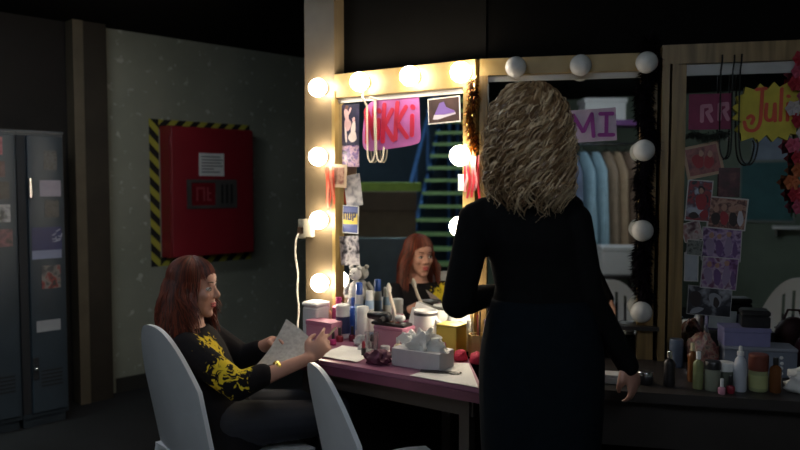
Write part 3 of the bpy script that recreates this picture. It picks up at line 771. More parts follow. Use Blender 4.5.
# pink box with brushes on top
t = thing('cosmetic_box', 'long pink cosmetic box under a black tray on the mauve table', 'box', (-.024, 3.045, TZ), A1)
MB().rbox(-.072, .072, -.045, .045, 0, .085, .004).build('body', pinkm, t); MB().rbox(-.074, .074, -.047, .047, .0852, .100, .004).build('lid', MATS['dusty_pink_lid'], t)
t = thing('makeup_palette', 'flat black makeup tray lying on the pink cosmetic box', 'palette', (-.036, 3.055, TZ + .100), A1)
MB().rbox(-.080, .085, -.035, .035, 0, .012, .004).build('tray', black_pl, t)
for k in range(5): MB().lathe([(.011, .0121), (.011, .0135)], 14, c=(-.06 + .03 * k, 0, 0)).build('powder_pan', [pinkm, creamy, mat('brown_powder', (.22, .10, .06), .8), dkred, grey_pl][k], t)
t = thing('hair_dryer', 'black hair dryer lying on the tray with its nozzle to the left', 'hair dryer', (-.085, 3.065, TZ + .113), A1)
b = MB(); M = Matrix.Translation((0, 0, .022)) @ Matrix.Rotation(R(-90), 4, 'Y')
b.lathe([(.014, -.055), (.021, -.045), (.022, .0), (.017, .035), (.015, .055)], 16, M=M); b.build('barrel', black_pl, t)
MB().tube([(.025, .0, .02), (.04, -.035, .016), (.045, -.06, .014)], [.012, .011, .012], 10).build('handle', black_pl, t)
t = thing('makeup_brush', 'pale curved brush leaning up against the lit mirror behind the tray', 'brush', (-.040, 3.150, TZ + .10), A1)
MB().tube([(.035, -.005, .006), (.02, 0, .045), (.0, .005, .085), (-.012, .008, .12)], [.005, .007, .008, .006], 10).build('handle', mat('ivory_handle', (.72, .60, .50), .4), t)
MB().tube([(-.012, .008, .12), (-.017, .010, .14), (-.020, .012, .160)], [.008, .012, .004], 10).build('bristle_head', mat('pale_bristle', (.75, .68, .62), .9), t)
t = thing('powder_puff', 'round white powder puff on the black tray', 'puff', (.0, 3.05, TZ + .113), A1)
MB().ball((0, 0, .016), .024, .022, .016).build('pad', towel, t); MB().rbox(-.018, .018, -.003, .003, .031, .034, .001).build('ribbon_loop', pinkm, t)
# mug, papers
t = thing('mug', 'wide white mug with a dark rim near the middle of the lit mirror', 'mug', (.108, 3.085, TZ), A1)
b = MB(); b.lathe([(.044, 0), (.049, .01), (.050, .14), (.050, .157), (.046, .157), (.045, .05), (.0005, .045)], 24, cap=False); b.build('body', wp, t)
MB().lathe([(.0506, .138), (.0506, .150)], 24, cap=False).build('dark_rim', mat('dark_grey_glaze', (.05, .045, .05), .3), t)
MB().tube([(.048, 0, .12), (.078, -.005, .11), (.082, -.005, .075), (.050, 0, .045)], .007, 8).build('handle', wp, t)
t = thing('paper_stack', 'leaning sheaf of papers against the lit mirror behind the white mug', 'papers', (.085, 3.165, TZ), A1)
for k in range(4):
    M = Matrix.Translation((.008 * k, -.008 * k, 0)) @ Matrix.Rotation(R(-12), 4, 'X') @ Matrix.Rotation(R([14, 9, 16, 12][k]), 4, 'Y')
    MB().box(-.085, .085, -.0015, 0, .02, .165, M=M).build('sheet', [creamy, white_paper, mat('grey_paper', (.52, .50, .48), .8), white_paper][k], t, False)
t = thing('cardboard_box', 'mustard yellow box on the mauve table right of the white mug', 'box', (.205, 2.935, TZ), A1)
MB().rbox(-.047, .047, -.04, .04, 0, .118, .003).build('body', mat('mustard_box', (.50, .38, .05), .5), t)
MB().rbox(-.048, .048, -.041, .041, .1182, .128, .003).build('lid', mat('mustard_lid', (.42, .32, .05), .5), t)
crumple('hand_towel', 'crumpled white towel piled behind the mustard yellow box', 'towel', (.245, 3.035), .058, .035, .125, towel, 5.1)
# tissue box in front
t = thing('tissue_box', 'grey white tissue box with tissues pulled up at the front of the mauve table', 'tissue box', (.085, 2.76, TZ), A1 + R(2))
MB().rbox(-.105, .105, -.055, .055, 0, .068, .004).build('carton', mat('tissue_carton', (.52, .50, .53), .6), t)
b = MB(); b.ball((0, 0, 0), .092, .040, .062, 44, 24); vs = []
for v in b.v:
    p = Vector(v); k = 1 + .55 * noise.noise(Vector((p.x * 34, p.y * 38, p.z * 26))) + .40 * noise.noise(Vector((p.x * 80, p.y * 90, p.z * 60)))
    vs.append((p.x * k, p.y * k, max(p.z, -.005) * k + .070))
b.v = vs; b.build('tissues', mat('tissue_paper', (.80, .79, .76), .9, var=.03), t, auto=50)
bottle('perfume_bottle', 'small cream perfume bottle beside the tissue box', 'bottle', (-.008, 2.905), .017, .078, creamy, wp, .7, .55)
t = thing('glass_tumbler', 'clear glass tumbler left of the perfume bottle', 'glass', (-.115, 2.975, TZ))
MB().lathe([(.024, 0), (.029, .085), (.027, .085), (.022, .006), (.0005, .006)], 20, cap=False).build('body', glassy, t)
crumple('hair_scrunchie', 'dark maroon fabric scrunchie at the front edge of the mauve table', 'scrunchie', (-.085, 2.800), .052, .036, .032, mat('maroon_velvet', (.09, .018, .045), .7), 8.3, amp=.5)
t = thing('hair_brush', 'black oval hairbrush lying behind the maroon scrunchie', 'brush', (-.055, 2.870, TZ), A1 + R(12))
MB().ball((0, 0, .016), .045, .024, .014).build('head', black_pl, t); MB().tube([(.04, 0, .014), (.075, 0, .012), (.11, 0, .012)], [.008, .007, .009], 8).build('handle', black_pl, t)
def flat_sheet(name, label, cat, quad, m, z, seed=1.0, amp=.003, n=10):
    b = MB(); vs = []; A, B, C_, D = [Vector((*q, 0)) for q in quad]
    for lay in (0, 1):
        for i in range(n + 1):
            for j in range(n + 1):
                p = A.lerp(B, i / n).lerp(D.lerp(C_, i / n), j / n)
                vs.append((p.x, p.y, z + .001 + amp * (1 + noise.noise(Vector((p.x * 18 + seed, p.y * 18, 0)))) + .0012 * lay))
    q = (n + 1) ** 2; fs = []
    for i in range(n):
        for j in range(n):
            a = i * (n + 1) + j; fs += [(a, a + 1, a + n + 2, a + n + 1), (q + a, q + a + n + 1, q + a + n + 2, q + a + 1)]
    rim = [i * (n + 1) for i in range(n + 1)] + [n * (n + 1) + j for j in range(1, n + 1)] + [i * (n + 1) + n for i in range(n - 1, -1, -1)] + [j for j in range(n - 1, 0, -1)]
    for i in range(len(rim)):
        a, c = rim[i], rim[(i + 1) % len(rim)]; fs.append((a, c, c + q, a + q))
    b.add(vs, fs)
    return tag(b.build(name, m, None, True), label, cat)
flat_sheet('paper_sheet', 'white papers lying on the mauve table next to the seated woman', 'paper', [(-.325, 2.905), (-.165, 2.80), (-.085, 3.00), (-.245, 3.10)], white_paper, TZ)
flat_sheet('paper_sheet', 'large white sheet spread over the mauve table corner before the standing woman', 'paper', [(.035, 2.61), (.262, 2.452), (.262, 2.79), (.185, 2.79)], white_paper, TZ, 4, .0015)
pom = mat('red_pompom', (.50, .03, .07), .8, bump=.6, scale=70)
crumple('pompom', 'round red pompom on the white sheet beside the standing woman', 'pompom', (.235, 2.845), .026, .026, .028, pom, 3.3, amp=.2, z=TZ)
crumple('pompom', 'second red pompom, half hidden behind the standing woman', 'pompom', (.292, 2.80), .027, .026, .029, pom, 6.3, amp=.2, z=TZ)
t = thing('wooden_holder', 'yellow wooden cup of pencils by the mirror post, left of the standing woman', 'holder', (.312, 2.915, TZ))
MB().lathe([(.040, 0), (.042, .09), (.038, .09), (.034, .01), (.0005, .01)], 8, cap=False).build('cup', yellow_wood, t, False)
for k in range(4): MB().tube([(.012 * math.cos(k * 1.6), .012 * math.sin(k * 1.6), .012), (.028 * math.cos(k * 1.6), .028 * math.sin(k * 1.6), .15 + .012 * k)], .0035, 6).build('pencil', [mat('lilac_pencil', (.42, .30, .48), .5), dkred, creamy, black_pl][k], t)
bottle('pill_bottle', 'small dark red bottle next to the mustard yellow box', 'bottle', (.165, 2.845), .016, .062, dkred, wp, .7, .6)
for k, (x, y, c, lab) in enumerate([(-.145, 2.925, dkred, 'dark red lipstick standing left of the glass tumbler'), (-.118, 3.055, black_pl, 'black lipstick tube standing behind the glass tumbler'), (.175, 2.905, magenta, 'magenta lipstick standing before the mustard yellow box')]):
    t = thing('lipstick', lab, 'lipstick', (x, y, TZ))
    MB().lathe([(.0095, 0), (.0095, .032), (.008, .033)], 14).build('tube', black_pl if k != 1 else chrome, t); MB().lathe([(.0075, .0332), (.0075, .052), (.004, .060)], 12).build('stick', c, t)
for x, y, lab in [(.030, 2.925, 'white cotton ball between the perfume bottle and the mustard box'), (.065, 2.905, 'white cotton ball nearest the mustard box'), (-.155, 3.02, 'white cotton ball beside the white papers')]:
    crumple('cotton_ball', lab, 'cotton ball', (x, y), .019, .018, .017, towel, x * 40, amp=.25)
t = thing('comb', 'black comb lying on the large white sheet', 'comb', (.145, 2.64, TZ + .0055), A1 + R(20))
b = MB(); b.rbox(-.075, .075, .008, .016, 0, .004, .001)
for k in range(30): b.box(-.072 + .0048 * k, -.0695 + .0048 * k, -.014, .009, .0005, .0035)
b.build('body', black_pl, t, False)
t = thing('compact', 'round pink powder compact lying open beside the tissue box', 'compact', (-.02, 2.835, TZ), A1)
MB().lathe([(.024, 0), (.026, .003), (.026, .008), (.024, .010)], 20).build('base', pinkm, t); MB().lathe([(.024, 0), (.026, .003), (.026, .005), (.024, .007)], 20, M=Matrix.Translation((0, .031, .030)) @ Matrix.Rotation(R(75), 4, 'X')).build('mirrored_lid', pinkm, t)
jar('cream_jar', 'tiny flat white jar before the pink cosmetic box', 'jar', (-.06, 2.965), .02, .032, wp, grey_pl, .45)

# ------------------------------------------------------------------ toiletries on the dark table
def at2(u, off): p = on2(u, off, 0); return (p.x, p.y)
amber = mat('amber_glass', (.14, .05, .015), .15); green_tint = mat('olive_bottle', (.20, .22, .10), .25)
slate = mat('slate_blue_card', (.16, .18, .23), .5); lav_m = mat('lavender_blue_card', (.20, .19, .36), .5)
t = thing('storage_box', 'grey blue box with a row of white dots on the dark table', 'box', (*at2(1.045, .155), TZ), A2)
MB().rbox(-.12, .12, -.055, .055, 0, .092, .003).build('body', slate, t)
b = MB(); b.ball((.068, -.056, .072), .0065, .002, .0065); b.ball((.070, -.056, .052), .006, .002, .006); b.ball((.068, -.056, .034), .007, .002, .007); b.ball((.069, -.056, .016), .006, .002, .006)
b.build('white_dot_row', wp, t)
MB().rbox(-.122, .122, -.057, .057, .0925, .104, .003).build('lid', mat('pale_slate_lid', (.24, .25, .30), .5), t)
t = thing('storage_box', 'lavender blue box stacked on the grey blue dotted box', 'box', (*at2(1.00, .15), TZ + .104), A2 + R(3))
MB().rbox(-.078, .078, -.05, .05, 0, .050, .003).build('body', lav_m, t); MB().rbox(-.080, .080, -.052, .052, .0503, .066, .003).build('lid', lav_m, t)
t = thing('jewel_case', 'black lidded case on top of the lavender blue box', 'case', (*at2(1.035, .15), TZ + .170), A2 - R(4))
MB().rbox(-.048, .048, -.04, .04, 0, .04, .006).build('body', black_pl, t); MB().rbox(-.049, .049, -.041, .041, .0402, .062, .010).build('lid', black_pl, t)
t = thing('vanity_bag', 'dark red rounded cosmetics bag right of the stacked boxes', 'bag', (*at2(1.24, .14), TZ), A2)
b = MB(); b.ball((0, 0, .082), .068, .05, .082, 20, 12); b.v = [(x, y, max(z, .002)) for x, y, z in b.v]; b.build('body', mat('dark_wine_leather', (.055, .012, .02), .5), t)
MB().tube([(-.055, -.048, .11), (0, -.056, .115), (.055, -.048, .11)], .004, 6).build('zip', grey_pl, t)
MB().tube([(-.035, 0, .15), (-.02, 0, .19), (.02, 0, .19), (.035, 0, .15)], .005, 8).build('handle', MATS['dark_wine_leather'], t)
t = thing('spray_bottle', 'tall white spray bottle with a narrow nozzle on the dark table', 'bottle', (*at2(.935, .42), TZ))
MB().lathe([(.019, 0), (.021, .006), (.021, .085), (.016, .105), (.009, .115), (.009, .12)], 18).build('body', mat('frosted_white', (.48, .50, .56), .3), t)
MB().lathe([(.011, .119), (.011, .132), (.006, .134), (.005, .150)], 14).build('nozzle', wp, t)
jar('hair_gel_jar', 'jar with a reddish brown lid and yellow green label on the dark table', 'jar', at2(.995, .40), .030, .122, mat('gel_jar_green', (.30, .33, .16), .35), mat('red_brown_lid', (.16, .045, .03), .4), .42, mat('yellow_green_label', (.42, .44, .20), .5))
bottle('medicine_bottle', 'brown amber bottle right of the reddish brown lidded jar', 'bottle', at2(1.045, .41), .019, .115, amber, black_pl, .78, .66)
bottle('lotion_bottle', 'olive tinted bottle near the gold frame post on the dark table', 'bottle', at2(.805, .42), .017, .125, green_tint, wp, .78, .66)
bottle('lotion_bottle', 'thin brown bottle with pale cap behind the olive tinted one', 'bottle', at2(.800, .33), .016, .135, amber, creamy, .78, .66)
jar('glass_jar', 'greenish glass jar with a dark lid beside the olive tinted bottle', 'jar', at2(.848, .43), .025, .098, mat('greenish_jar', (.20, .22, .17), .25), black_pl, .25)
jar('glass_jar', 'squat jar with a white lid on the dark table', 'jar', at2(.893, .40), .027, .090, mat('dark_green_jar', (.10, .11, .09), .3), wp, .3)
bottle('nail_polish', 'dark red nail polish before the squat white lidded jar', 'bottle', at2(.900, .455), .013, .058, dkred, black_pl, .45, .35)
bottle('nail_polish', 'pale pink nail polish beside the dark red one on the dark table', 'bottle', at2(.870, .47), .012, .05, pinkm, wp, .45, .35)
crumple('head_scarf', 'bundled red brown patterned scarf under the photographs', 'scarf', at2(.865, .14), .055, .045, .085, picture('scarf_print', [(.06, .03, .025), (.22, .06, .05), (.30, .20, .15), (.05, .04, .03)], 30), 4.4, amp=.35)
jar('tooth_mug', 'slate blue cup at the foot of the gold frame post', 'cup', at2(.775, .12), .025, .105, mat('slate_cup', (.10, .13, .19), .35), None, 0)
crumple('tissue_pile', 'pile of white tissues at the edge of the dark table', 'tissues', at2(1.135, .40), .05, .035, .052, MATS['tissue_paper'], 7.7, amp=.45)
t = thing('card_box', 'flat white box on the dark table near the standing woman\'s right hand', 'box', (*at2(.535, .40), TZ), A2)
MB().rbox(-.045, .045, -.03, .03, 0, .022, .003).build('body', wp, t); MB().rbox(-.046, .046, -.031, .031, .0222, .032, .003).build('lid', wp, t)
jar('powder_jar', 'small dark compact jar beside the flat white box', 'jar', at2(.64, .40), .026, .045, black_pl, chrome, .3)
bottle('tonic_bottle', 'black bottle with silver cap before the gold frame post', 'bottle', at2(.715, .41), .019, .12, black_pl, chrome, .78, .66)

# ------------------------------------------------------------------ white plastic chairs
def chair(label, x, y, ang, slots=False, H=.87, first=None, group=None):
    """local: faces +x, seat centre at the origin"""
    t = thing('plastic_chair', label, 'chair', (x, y, 0), ang, 'white moulded plastic chairs')
    b = MB(); n = 10; vs = []; fs = []
    for lay in (0, 1):
        for i in range(n + 1):
            for j in range(n + 1):
                u, v = i / n * 2 - 1, j / n * 2 - 1
                px = .22 * u; w = .225 - .015 * u * -1
                vs.append((px, w * v, .43 - .018 * lay - .012 * (1 - u * u) * (1 - v * v) + .0 - (.02 * max(0, u - .6))))
    q = (n + 1) ** 2
    for i in range(n):
        for j in range(n):
            a = i * (n + 1) + j; fs += [(a, a + n + 1, a + n + 2, a + 1), (q + a, q + a + 1, q + a + n + 2, q + a + n + 1)]
    rim = [i * (n + 1) for i in range(n + 1)] + [n * (n + 1) + j for j in range(1, n + 1)] + [i * (n + 1) + n for i in range(n - 1, -1, -1)] + [j for j in range(n - 1, 0, -1)]
    for i in range(len(rim)):
        a, c = rim[i], rim[(i + 1) % len(rim)]; fs.append((a, a + q, c + q, c))
    b.add(vs, fs); b.build('seat', white_plastic, t)
    b = MB()
    def bx(yy, z):  # surface of the shell back: curved round the sitter, leaning backwards
        return -.205 - .22 * (z - .42) * .9 + .30 * yy * yy * 1.9
    ys = [-.22 + .44 * k / 24 for k in range(25)]
    def top(yy): return H - .34 * abs(yy / .22) ** 2.6 * .62
    gaps = [6, 9, 14, 17] if slots else []
    for k in range(24):
        a, c = ys[k], ys[k + 1]
        spans = [(.42, None)]
        if k in gaps:
            c = a + (c - a)
            spans = [(.42, .50), (-.075, None)]
        for z0, z1 in spans:
            m = 8; vs = []; fs = []
            for i in range(m + 1):
                for yy, dx in ((a, 0), (c, 0), (c, -.016), (a, -.016)):
                    tz = top(yy)
                    lo = z0 if z0 > 0 else tz + z0
                    hi = tz if z1 is None else z1
                    z = lo + (hi - lo) * i / m
                    vs.append((bx(yy, z) + dx, yy, z))
            for i in range(m):
                for e in range(4):
                    fs.append((4 * i + e, 4 * i + (e + 1) % 4, 4 * i + 4 + (e + 1) % 4, 4 * i + 4 + e))
            fs += [(3, 2, 1, 0), (4 * m, 4 * m + 1, 4 * m + 2, 4 * m + 3)]
            b.add(vs, fs)
    b.build('backrest', white_plastic, t, auto=50)
    for sy in (-1, 1):
        MB().tube([(.20, sy * .215, .415), (.225, sy * .235, .2), (.25, sy * .25, 0)], [.022, .019, .016], 10).build('leg', white_plastic, t)
        MB().tube([(-.20, sy * .20, .42), (-.235, sy * .225, .2), (-.275, sy * .25, 0)], [.022, .019, .016], 10).build('leg', white_plastic, t)
    return t
chair('white plastic chair the seated red haired woman leans back in', -.650, 2.835, R(42), H=.93)
chair('white plastic chair in front of the mauve table, its rounded back towards the picture edge', -.005, 2.515, R(24), H=.845)
chair('white slatted plastic chair seen only in the mirror, behind the blond woman', .52, 1.06, R(75), True, .79)
chair('white slatted plastic chair seen only in the dim mirror at the picture edge', 1.56, 1.04, R(98), True, .86)

# ------------------------------------------------------------------ people
def ellipse_ring(c, rx, ry, yaw=0.0, n=24, p=2.3):
    out = []
    for j in range(n):
        a = 2 * math.pi * j / n
        ca, sa = math.cos(a), math.sin(a)
        x = rx * math.copysign(abs(ca) ** (2 / p), ca); y = ry * math.copysign(abs(sa) ** (2 / p), sa)
        out.append((c[0] + x * math.cos(yaw) - y * math.sin(yaw), c[1] + x * math.sin(yaw) + y * math.cos(yaw), c[2]))
    return out
def limb(b, pts, rad, n=14):
    P = [Vector(p) for p in pts]; pp, rr = [], []
    for i in range(len(P) - 1):
        for k in range(6):
            t = k / 6; pp.append(P[i].lerp(P[i + 1], t)); rr.append(rad[i] * (1 - t) + rad[i + 1] * t)
    pp.append(P[-1]); rr.append(rad[-1])
    b.tube(pp, rr, n)
    for p, r in zip(P, rad): b.ball(p, r, n=14, m=10)
def skin_over(name, b, voxel, m, parent=None, smooth=4, fac=.5):
    """one continuous surface over all the overlapping shapes of b"""
    o = b.build(name + '_src', m, None)
    r = o.modifiers.new('r', 'REMESH'); r.mode = 'VOXEL'; r.voxel_size = voxel
    s = o.modifiers.new('s', 'SMOOTH'); s.factor = fac; s.iterations = smooth
    dg = bpy.context.evaluated_depsgraph_get()
    me = bpy.data.meshes.new_from_object(o.evaluated_get(dg), depsgraph=dg)
    old = o.data; bpy.data.objects.remove(o); bpy.data.meshes.remove(old)
    me.name = name; me.materials.clear(); me.materials.append(m)
    me.polygons.foreach_set('use_smooth', [True] * len(me.polygons))
    o = bpy.data.objects.new(name, me); COL.objects.link(o)
    if parent is not None: o.parent = parent
    return o
def head(b, M):
    """face looks along +x of M, origin in the middle of the head, up +z"""
    b.ball((-.012, 0, .035), .094, .074, .084, M=M); b.ball((.02, 0, -.02), .066, .062, .088, M=M)
    b.ball((.045, 0, -.075), .034, .040, .034, M=M); b.ball((.062, 0, -.098), .021, .024, .017, M=M)
    b.ball((.060, 0, .05), .026, .048, .030, M=M)
    b.ball((.074, 0, .030), .010, .042, .008, M=M)
    b.tube([M @ Vector(p) for p in ((.078, 0, .022), (.090, 0, .0), (.104, 0, -.018), (.099, 0, -.028))], [.0075, .009, .0105, .008], 10)
    b.ball((.092, .011, -.025), .009, .008, .007, M=M); b.ball((.092, -.011, -.025), .009, .008, .007, M=M)
    b.ball((.078, 0, -.050), .013, .022, .010, M=M); b.ball((.077, 0, -.066), .013, .020, .009, M=M)
    for s in (-1, 1):
        b.ball((.056, s * .040, -.018), .024, .018, .022, M=M)
        b.ball((-.008, s * .073, .0), .018, .007, .030, M=M)
    b.tube([M @ Vector((-.025, 0, -.04)), M @ Vector((-.04, 0, -.10)), M @ Vector((-.05, 0, -.17))], [.056, .052, .056], 16)
def face_parts(M, body, lip_col):
    eye_w = mat('eye_white', (.62, .60, .58), .2, var=.02); iris = mat('iris_brown', (.05, .03, .02), .2); lipm = mat('lip_' + lip_col, (.42, .06, .06), .4)
    lash = mat('lash_brown', (.03, .015, .01), .7)
    for s in (-1, 1):
        e = MB().ball((.0705, s * .031, .008), .012, .014, .0085, M=M).build('eye', eye_w, body)
        MB().ball((.0790, s * .0315, .008), .0045, .006, .0065, M=M).build('iris', iris, e)
        b = MB(); b.tube([M @ Vector((.0785 - .5 * (y - .03) ** 2 * 8, s * y, .0165 - .4 * abs(y - .031))) for y in (.017, .024, .031, .038, .046)], [.0015, .0022, .0026, .0024, .0016], 6); b.build('upper_lashes', lash, body)
        b = MB(); b.tube([M @ Vector((.0855 - 6 * y * y, s * y, .036 + .12 * (y - .015))) for y in (.014, .022, .03, .038, .046)], [.002, .003, .003, .0026, .0015], 6); b.build('eyebrow', mat('brow_brown', (.08, .03, .015), .8), body)
    b = MB()
    b.tube([M @ Vector((.0885 - 16 * y * y, y, -.0525 + .10 * 0)) for y in (-.021, -.012, 0, .012, .021)], [.002, .0045, .0042, .0045, .002], 8)
    b.tube([M @ Vector((.0875 - 16 * y * y, y, -.0632)) for y in (-.019, -.01, 0, .01, .019)], [.002, .005, .006, .005, .002], 8)
    b.build('lips', lipm, body)
def hand(b, wrist, d, palm, thumb_side, curl=.5, L=.085, spread=.07, curls=None, tcurl=.3):
    """palm and five fingers; d along the hand, palm = direction the palm faces, thumb on thumb_side (+1/-1 of d x palm)"""
    d = Vector(d).normalized(); p = Vector(palm); p = (p - d * p.dot(d)).normalized(); s = d.cross(p) * thumb_side; w = Vector(wrist)
    Mx = Matrix((( *s, 0), ( *d, 0), ( *p, 0), (0, 0, 0, 1))).transposed(); Mx.translation = w + d * .042
    b.ball((0, 0, 0), .036, .048, .0145, M=Mx); b.ball((.012, -.012, .006), .020, .032, .013, M=Mx)
    lens = [.068, .076, .071, .056]
    for k in range(4):
        off = .027 - .018 * k; c = (curls[k] if curls else curl)
        q = w + d * (.078 - .004 * abs(k - 1)) + s * off
        dirv = (d + s * spread * (1.5 - k)).normalized(); pts = [q - dirv * .03]; pts.append(q); a = 0
        for seg in (.46, .30, .24):
            a += c * .95
            v = dirv * math.cos(a) + p * math.sin(a); q = q + v * lens[k] * seg; pts.append(q)
        limb(b, pts, [.0085, .0088, .0080, .0074, .0064], 10)
    q = w + d * .02 + s * .026; v1 = (d * .7 + s * .8 + p * .25).normalized(); v2 = (d * (.9 - tcurl * .3) + s * (.35 - tcurl) + p * (.25 + tcurl)).normalized(); v3 = (d * .9 + s * (.05 - tcurl) + p * (.3 + tcurl)).normalized()
    limb(b, [q - d * .01 - s * .012, q + v1 * .026, q + v1 * .026 + v2 * .030, q + v1 * .026 + v2 * .030 + v3 * .024], [.014, .0115, .0095, .0078], 10)

skin = mat('fair_skin', (.52, .27, .20), .5, var=.06, scale=14)
# ---- standing woman, back to the camera
bm_ = MB(); HS = Matrix.Translation((.380, 2.205, 1.592)) @ rotz(R(104)) @ Matrix.Rotation(R(4), 4, 'Y')
head(bm_, HS)
bm_.rings([ellipse_ring(c, rx, ry, R(4), 24) for c, rx, ry in (((.425, 2.22, .84), .150, .10), ((.43, 2.22, .95), .165, .108), ((.428, 2.225, 1.08), .125, .085), ((.418, 2.23, 1.18), .125, .085), ((.392, 2.23, 1.28), .136, .095), ((.378, 2.22, 1.345), .120, .065), ((.380, 2.215, 1.405), .06, .05), ((.380, 2.212, 1.44), .05, .05))])
L_ = [(.230, 2.215, 1.325), (.174, 2.19, 1.085), (.310, 2.38, 1.082)]; R_ = [(.518, 2.215, 1.325), (.560, 2.195, 1.10), (.690, 2.245, .890)]
limb(bm_, L_, [.036, .030, .022]); limb(bm_, R_, [.036, .030, .022])
hand(bm_, (.310, 2.38, 1.082), (.75, .62, .10), (0, -.3, -1), 1, .55)
hand(bm_, (.690, 2.245, .890), (.42, .10, -.92), (-.6, .7, -.1), -1, .45)
for s, x in ((-1, .355), (1, .505)):
    limb(bm_, [(x, 2.22, .86), (x - .005 * s, 2.22, .50), (x - .01 * s, 2.20, .14)], [.092, .056, .036])
    limb(bm_, [(x - .01 * s, 2.19, .10), (x - .01 * s, 2.26, .075), (x - .008 * s, 2.34, .035)], [.036, .034, .024])
stand = skin_over('person', bm_, .0065, skin)
tag(stand, 'blond curly haired woman in black top and navy skirt, standing with her back turned', 'person')
face_parts(HS, stand, 'red')
black_knit = mat('black_knit', (.005, .005, .0055), .9, var=.2, scale=40, spec=.08)
navy_cloth = mat('navy_cloth', (.0035, .0065, .010), .85, var=.2, scale=30, spec=.1)
b = MB()
b.rings([ellipse_ring(c, rx, ry, R(4), 28) for c, rx, ry in (((.430, 2.22, .985), .178, .122), ((.430, 2.222, 1.04), .160, .110), ((.428, 2.225, 1.12), .141, .100), ((.414, 2.23, 1.19), .141, .102), ((.390, 2.23, 1.27), .150, .112), ((.376, 2.222, 1.34), .152, .090), ((.376, 2.215, 1.385), .122, .068), ((.380, 2.213, 1.412), .072, .058))])
limb(b, [(.255, 2.215, 1.350), (.226, 2.212, 1.325), (.171, 2.188, 1.082), (.300, 2.365, 1.080)], [.045, .055, .049, .034])
limb(b, [(.500, 2.215, 1.350), (.519, 2.212, 1.322), (.562, 2.194, 1.10), (.698, 2.246, .877)], [.045, .055, .046, .034])
skin_over('black_top', b, .007, black_knit, stand, 6)
b = MB()
b.rings([ellipse_ring((.428 + .0 * z, 2.22, z), rx, ry, R(4), 28) for z, rx, ry in ((.50, .172, .135), (.65, .182, .137), (.80, .189, .137), (.90, .189, .133), (.96, .182, .128), (1.03, .168, .116), (1.09, .150, .105))])
skin_over('navy_skirt', b, .008, navy_cloth, stand, 4)
for s, x in ((-1, .365), (1, .495)):
    b = MB(); limb(b, [(x, 2.185, .105), (x, 2.25, .082), (x + .002 * s, 2.34, .038), (x + .002 * s, 2.385, .022)], [.042, .040, .034, .018]); limb(b, [(x, 2.165, .08), (x, 2.160, .012)], [.02, .010])
    skin_over('shoe', b, .006, black_pl, stand, 3)

def strand(b, pts, r, n=4, mi=0, flat=1.0):
    k = len(pts); b.tube(pts, [r * (.6 + .4 * math.sin(math.pi * min(1, .15 + .85 * i / (k - 1)) ** .7)) * (1 if i < k - 2 else .5) for i in range(k)], n, mi)
def curly_hair(parent):
    random.seed(21); b = MB(); C0 = Vector((.380, 2.195, 1.622)); fwd = (HS.to_3x3() @ Vector((1, 0, 0)))
    b.ball((.380, 2.190, 1.622), .086, .098, .093, 22, 14)
    b.ball((.380, 2.150, 1.51), .105, .06, .12, 22, 14)
    n = 0
    while n < 760:
        v = Vector((random.gauss(0, 1), random.gauss(0, 1), random.gauss(.34, .8))).normalized()
        f = v.dot(fwd)
        if v.z < -.35 or (f > .30 and v.z < .55): continue
        n += 1
        root = C0 + Vector((v.x * .088, v.y * .098, v.z * .104))
        out = Vector((v.x, v.y, 0)); hl = out.length
        if n > 640:   # locks combed back over the crown
            root = C0 + Vector((random.uniform(-.06, .06), random.uniform(-.01, .06), .100)); hl = .3
        out = out.normalized() if hl > .25 else Vector((random.uniform(-1, 1), -.5, 0)).normalized()
        fh = Vector((fwd.x, fwd.y, 0)).normalized(); sh = Vector((-fh.y, fh.x, 0)); c0 = out.dot(fh)
        if c0 > .28:   # locks starting above the forehead fall to either side of the face
            sd = math.copysign(1, out.dot(sh)); out = (fh * random.uniform(.05, .28) + sh * sd * .96).normalized()
        zend = random.choice((random.uniform(1.335, 1.43), random.uniform(1.36, 1.50), random.uniform(1.46, 1.60)))
        if f > .2: zend = max(zend, 1.40)
        width = random.uniform(.090, .124)
        if out.y > .3: width *= .85
        if out.x > .3: width *= 1.04
        span = root.z - zend
        turns = random.uniform(13, 19) * span; hr = random.uniform(.008, .0175); ph = random.random() * 6.28
        m = int(18 + turns * 8); pts = []
        for i in range(m):
            t = i / (m - 1)
            z = root.z + .020 * max(0, v.z) * math.sin(math.pi * min(1, t * 3)) - span * t ** 1.15
            # the outline of the whole head of hair at this height: a dome above, nearly straight sides, narrowing at the ends
            q = (1.754 - z)
            env = math.sqrt(max(0, 1 - (1 - min(1, max(0, q - .012) / .235)) ** 2.2))
            if z < 1.42: env *= 1 - .45 * (1.42 - z) / .10
            start = hl * .09
            rad = min(start + (width - start) * min(1, t * 2.6), width * max(env, .12))
            p = Vector((C0.x + out.x * rad, C0.y + out.y * rad * .95, z))
            tx, ty = Vector((-out.y, out.x, 0)), out * .8 + Vector((0, 0, .6))
            a = ph + turns * 6.28 * t; g = min(1, t * 4) * (.5 + .5 * env)
            pts.append(p + (tx * math.cos(a) + ty * math.sin(a)) * hr * g)
        strand(b, pts, random.uniform(.0030, .0056), 4, random.choice((0, 0, 1, 1, 2)))
        if n % 2 == 0:
            F_ = [C0 + (p - C0) * (1 + .07 * min(1, i_ / 12)) + Vector((random.gauss(0, .0015), random.gauss(0, .0015), 0)) for i_, p in enumerate(pts)]
            strand(b, F_, random.uniform(.0010, .0020), 3, random.choice((1, 2, 2)))
    cols = [mat('dark_blond_hair', (.15, .082, .038), .40, var=.25, scale=40), mat('blond_hair', (.29, .185, .095), .36, var=.2, scale=40), mat('light_blond_hair', (.60, .45, .28), .32, var=.2, scale=40)]
    o = b.build('curly_hair', cols, parent, True); return o
curly_hair(stand)

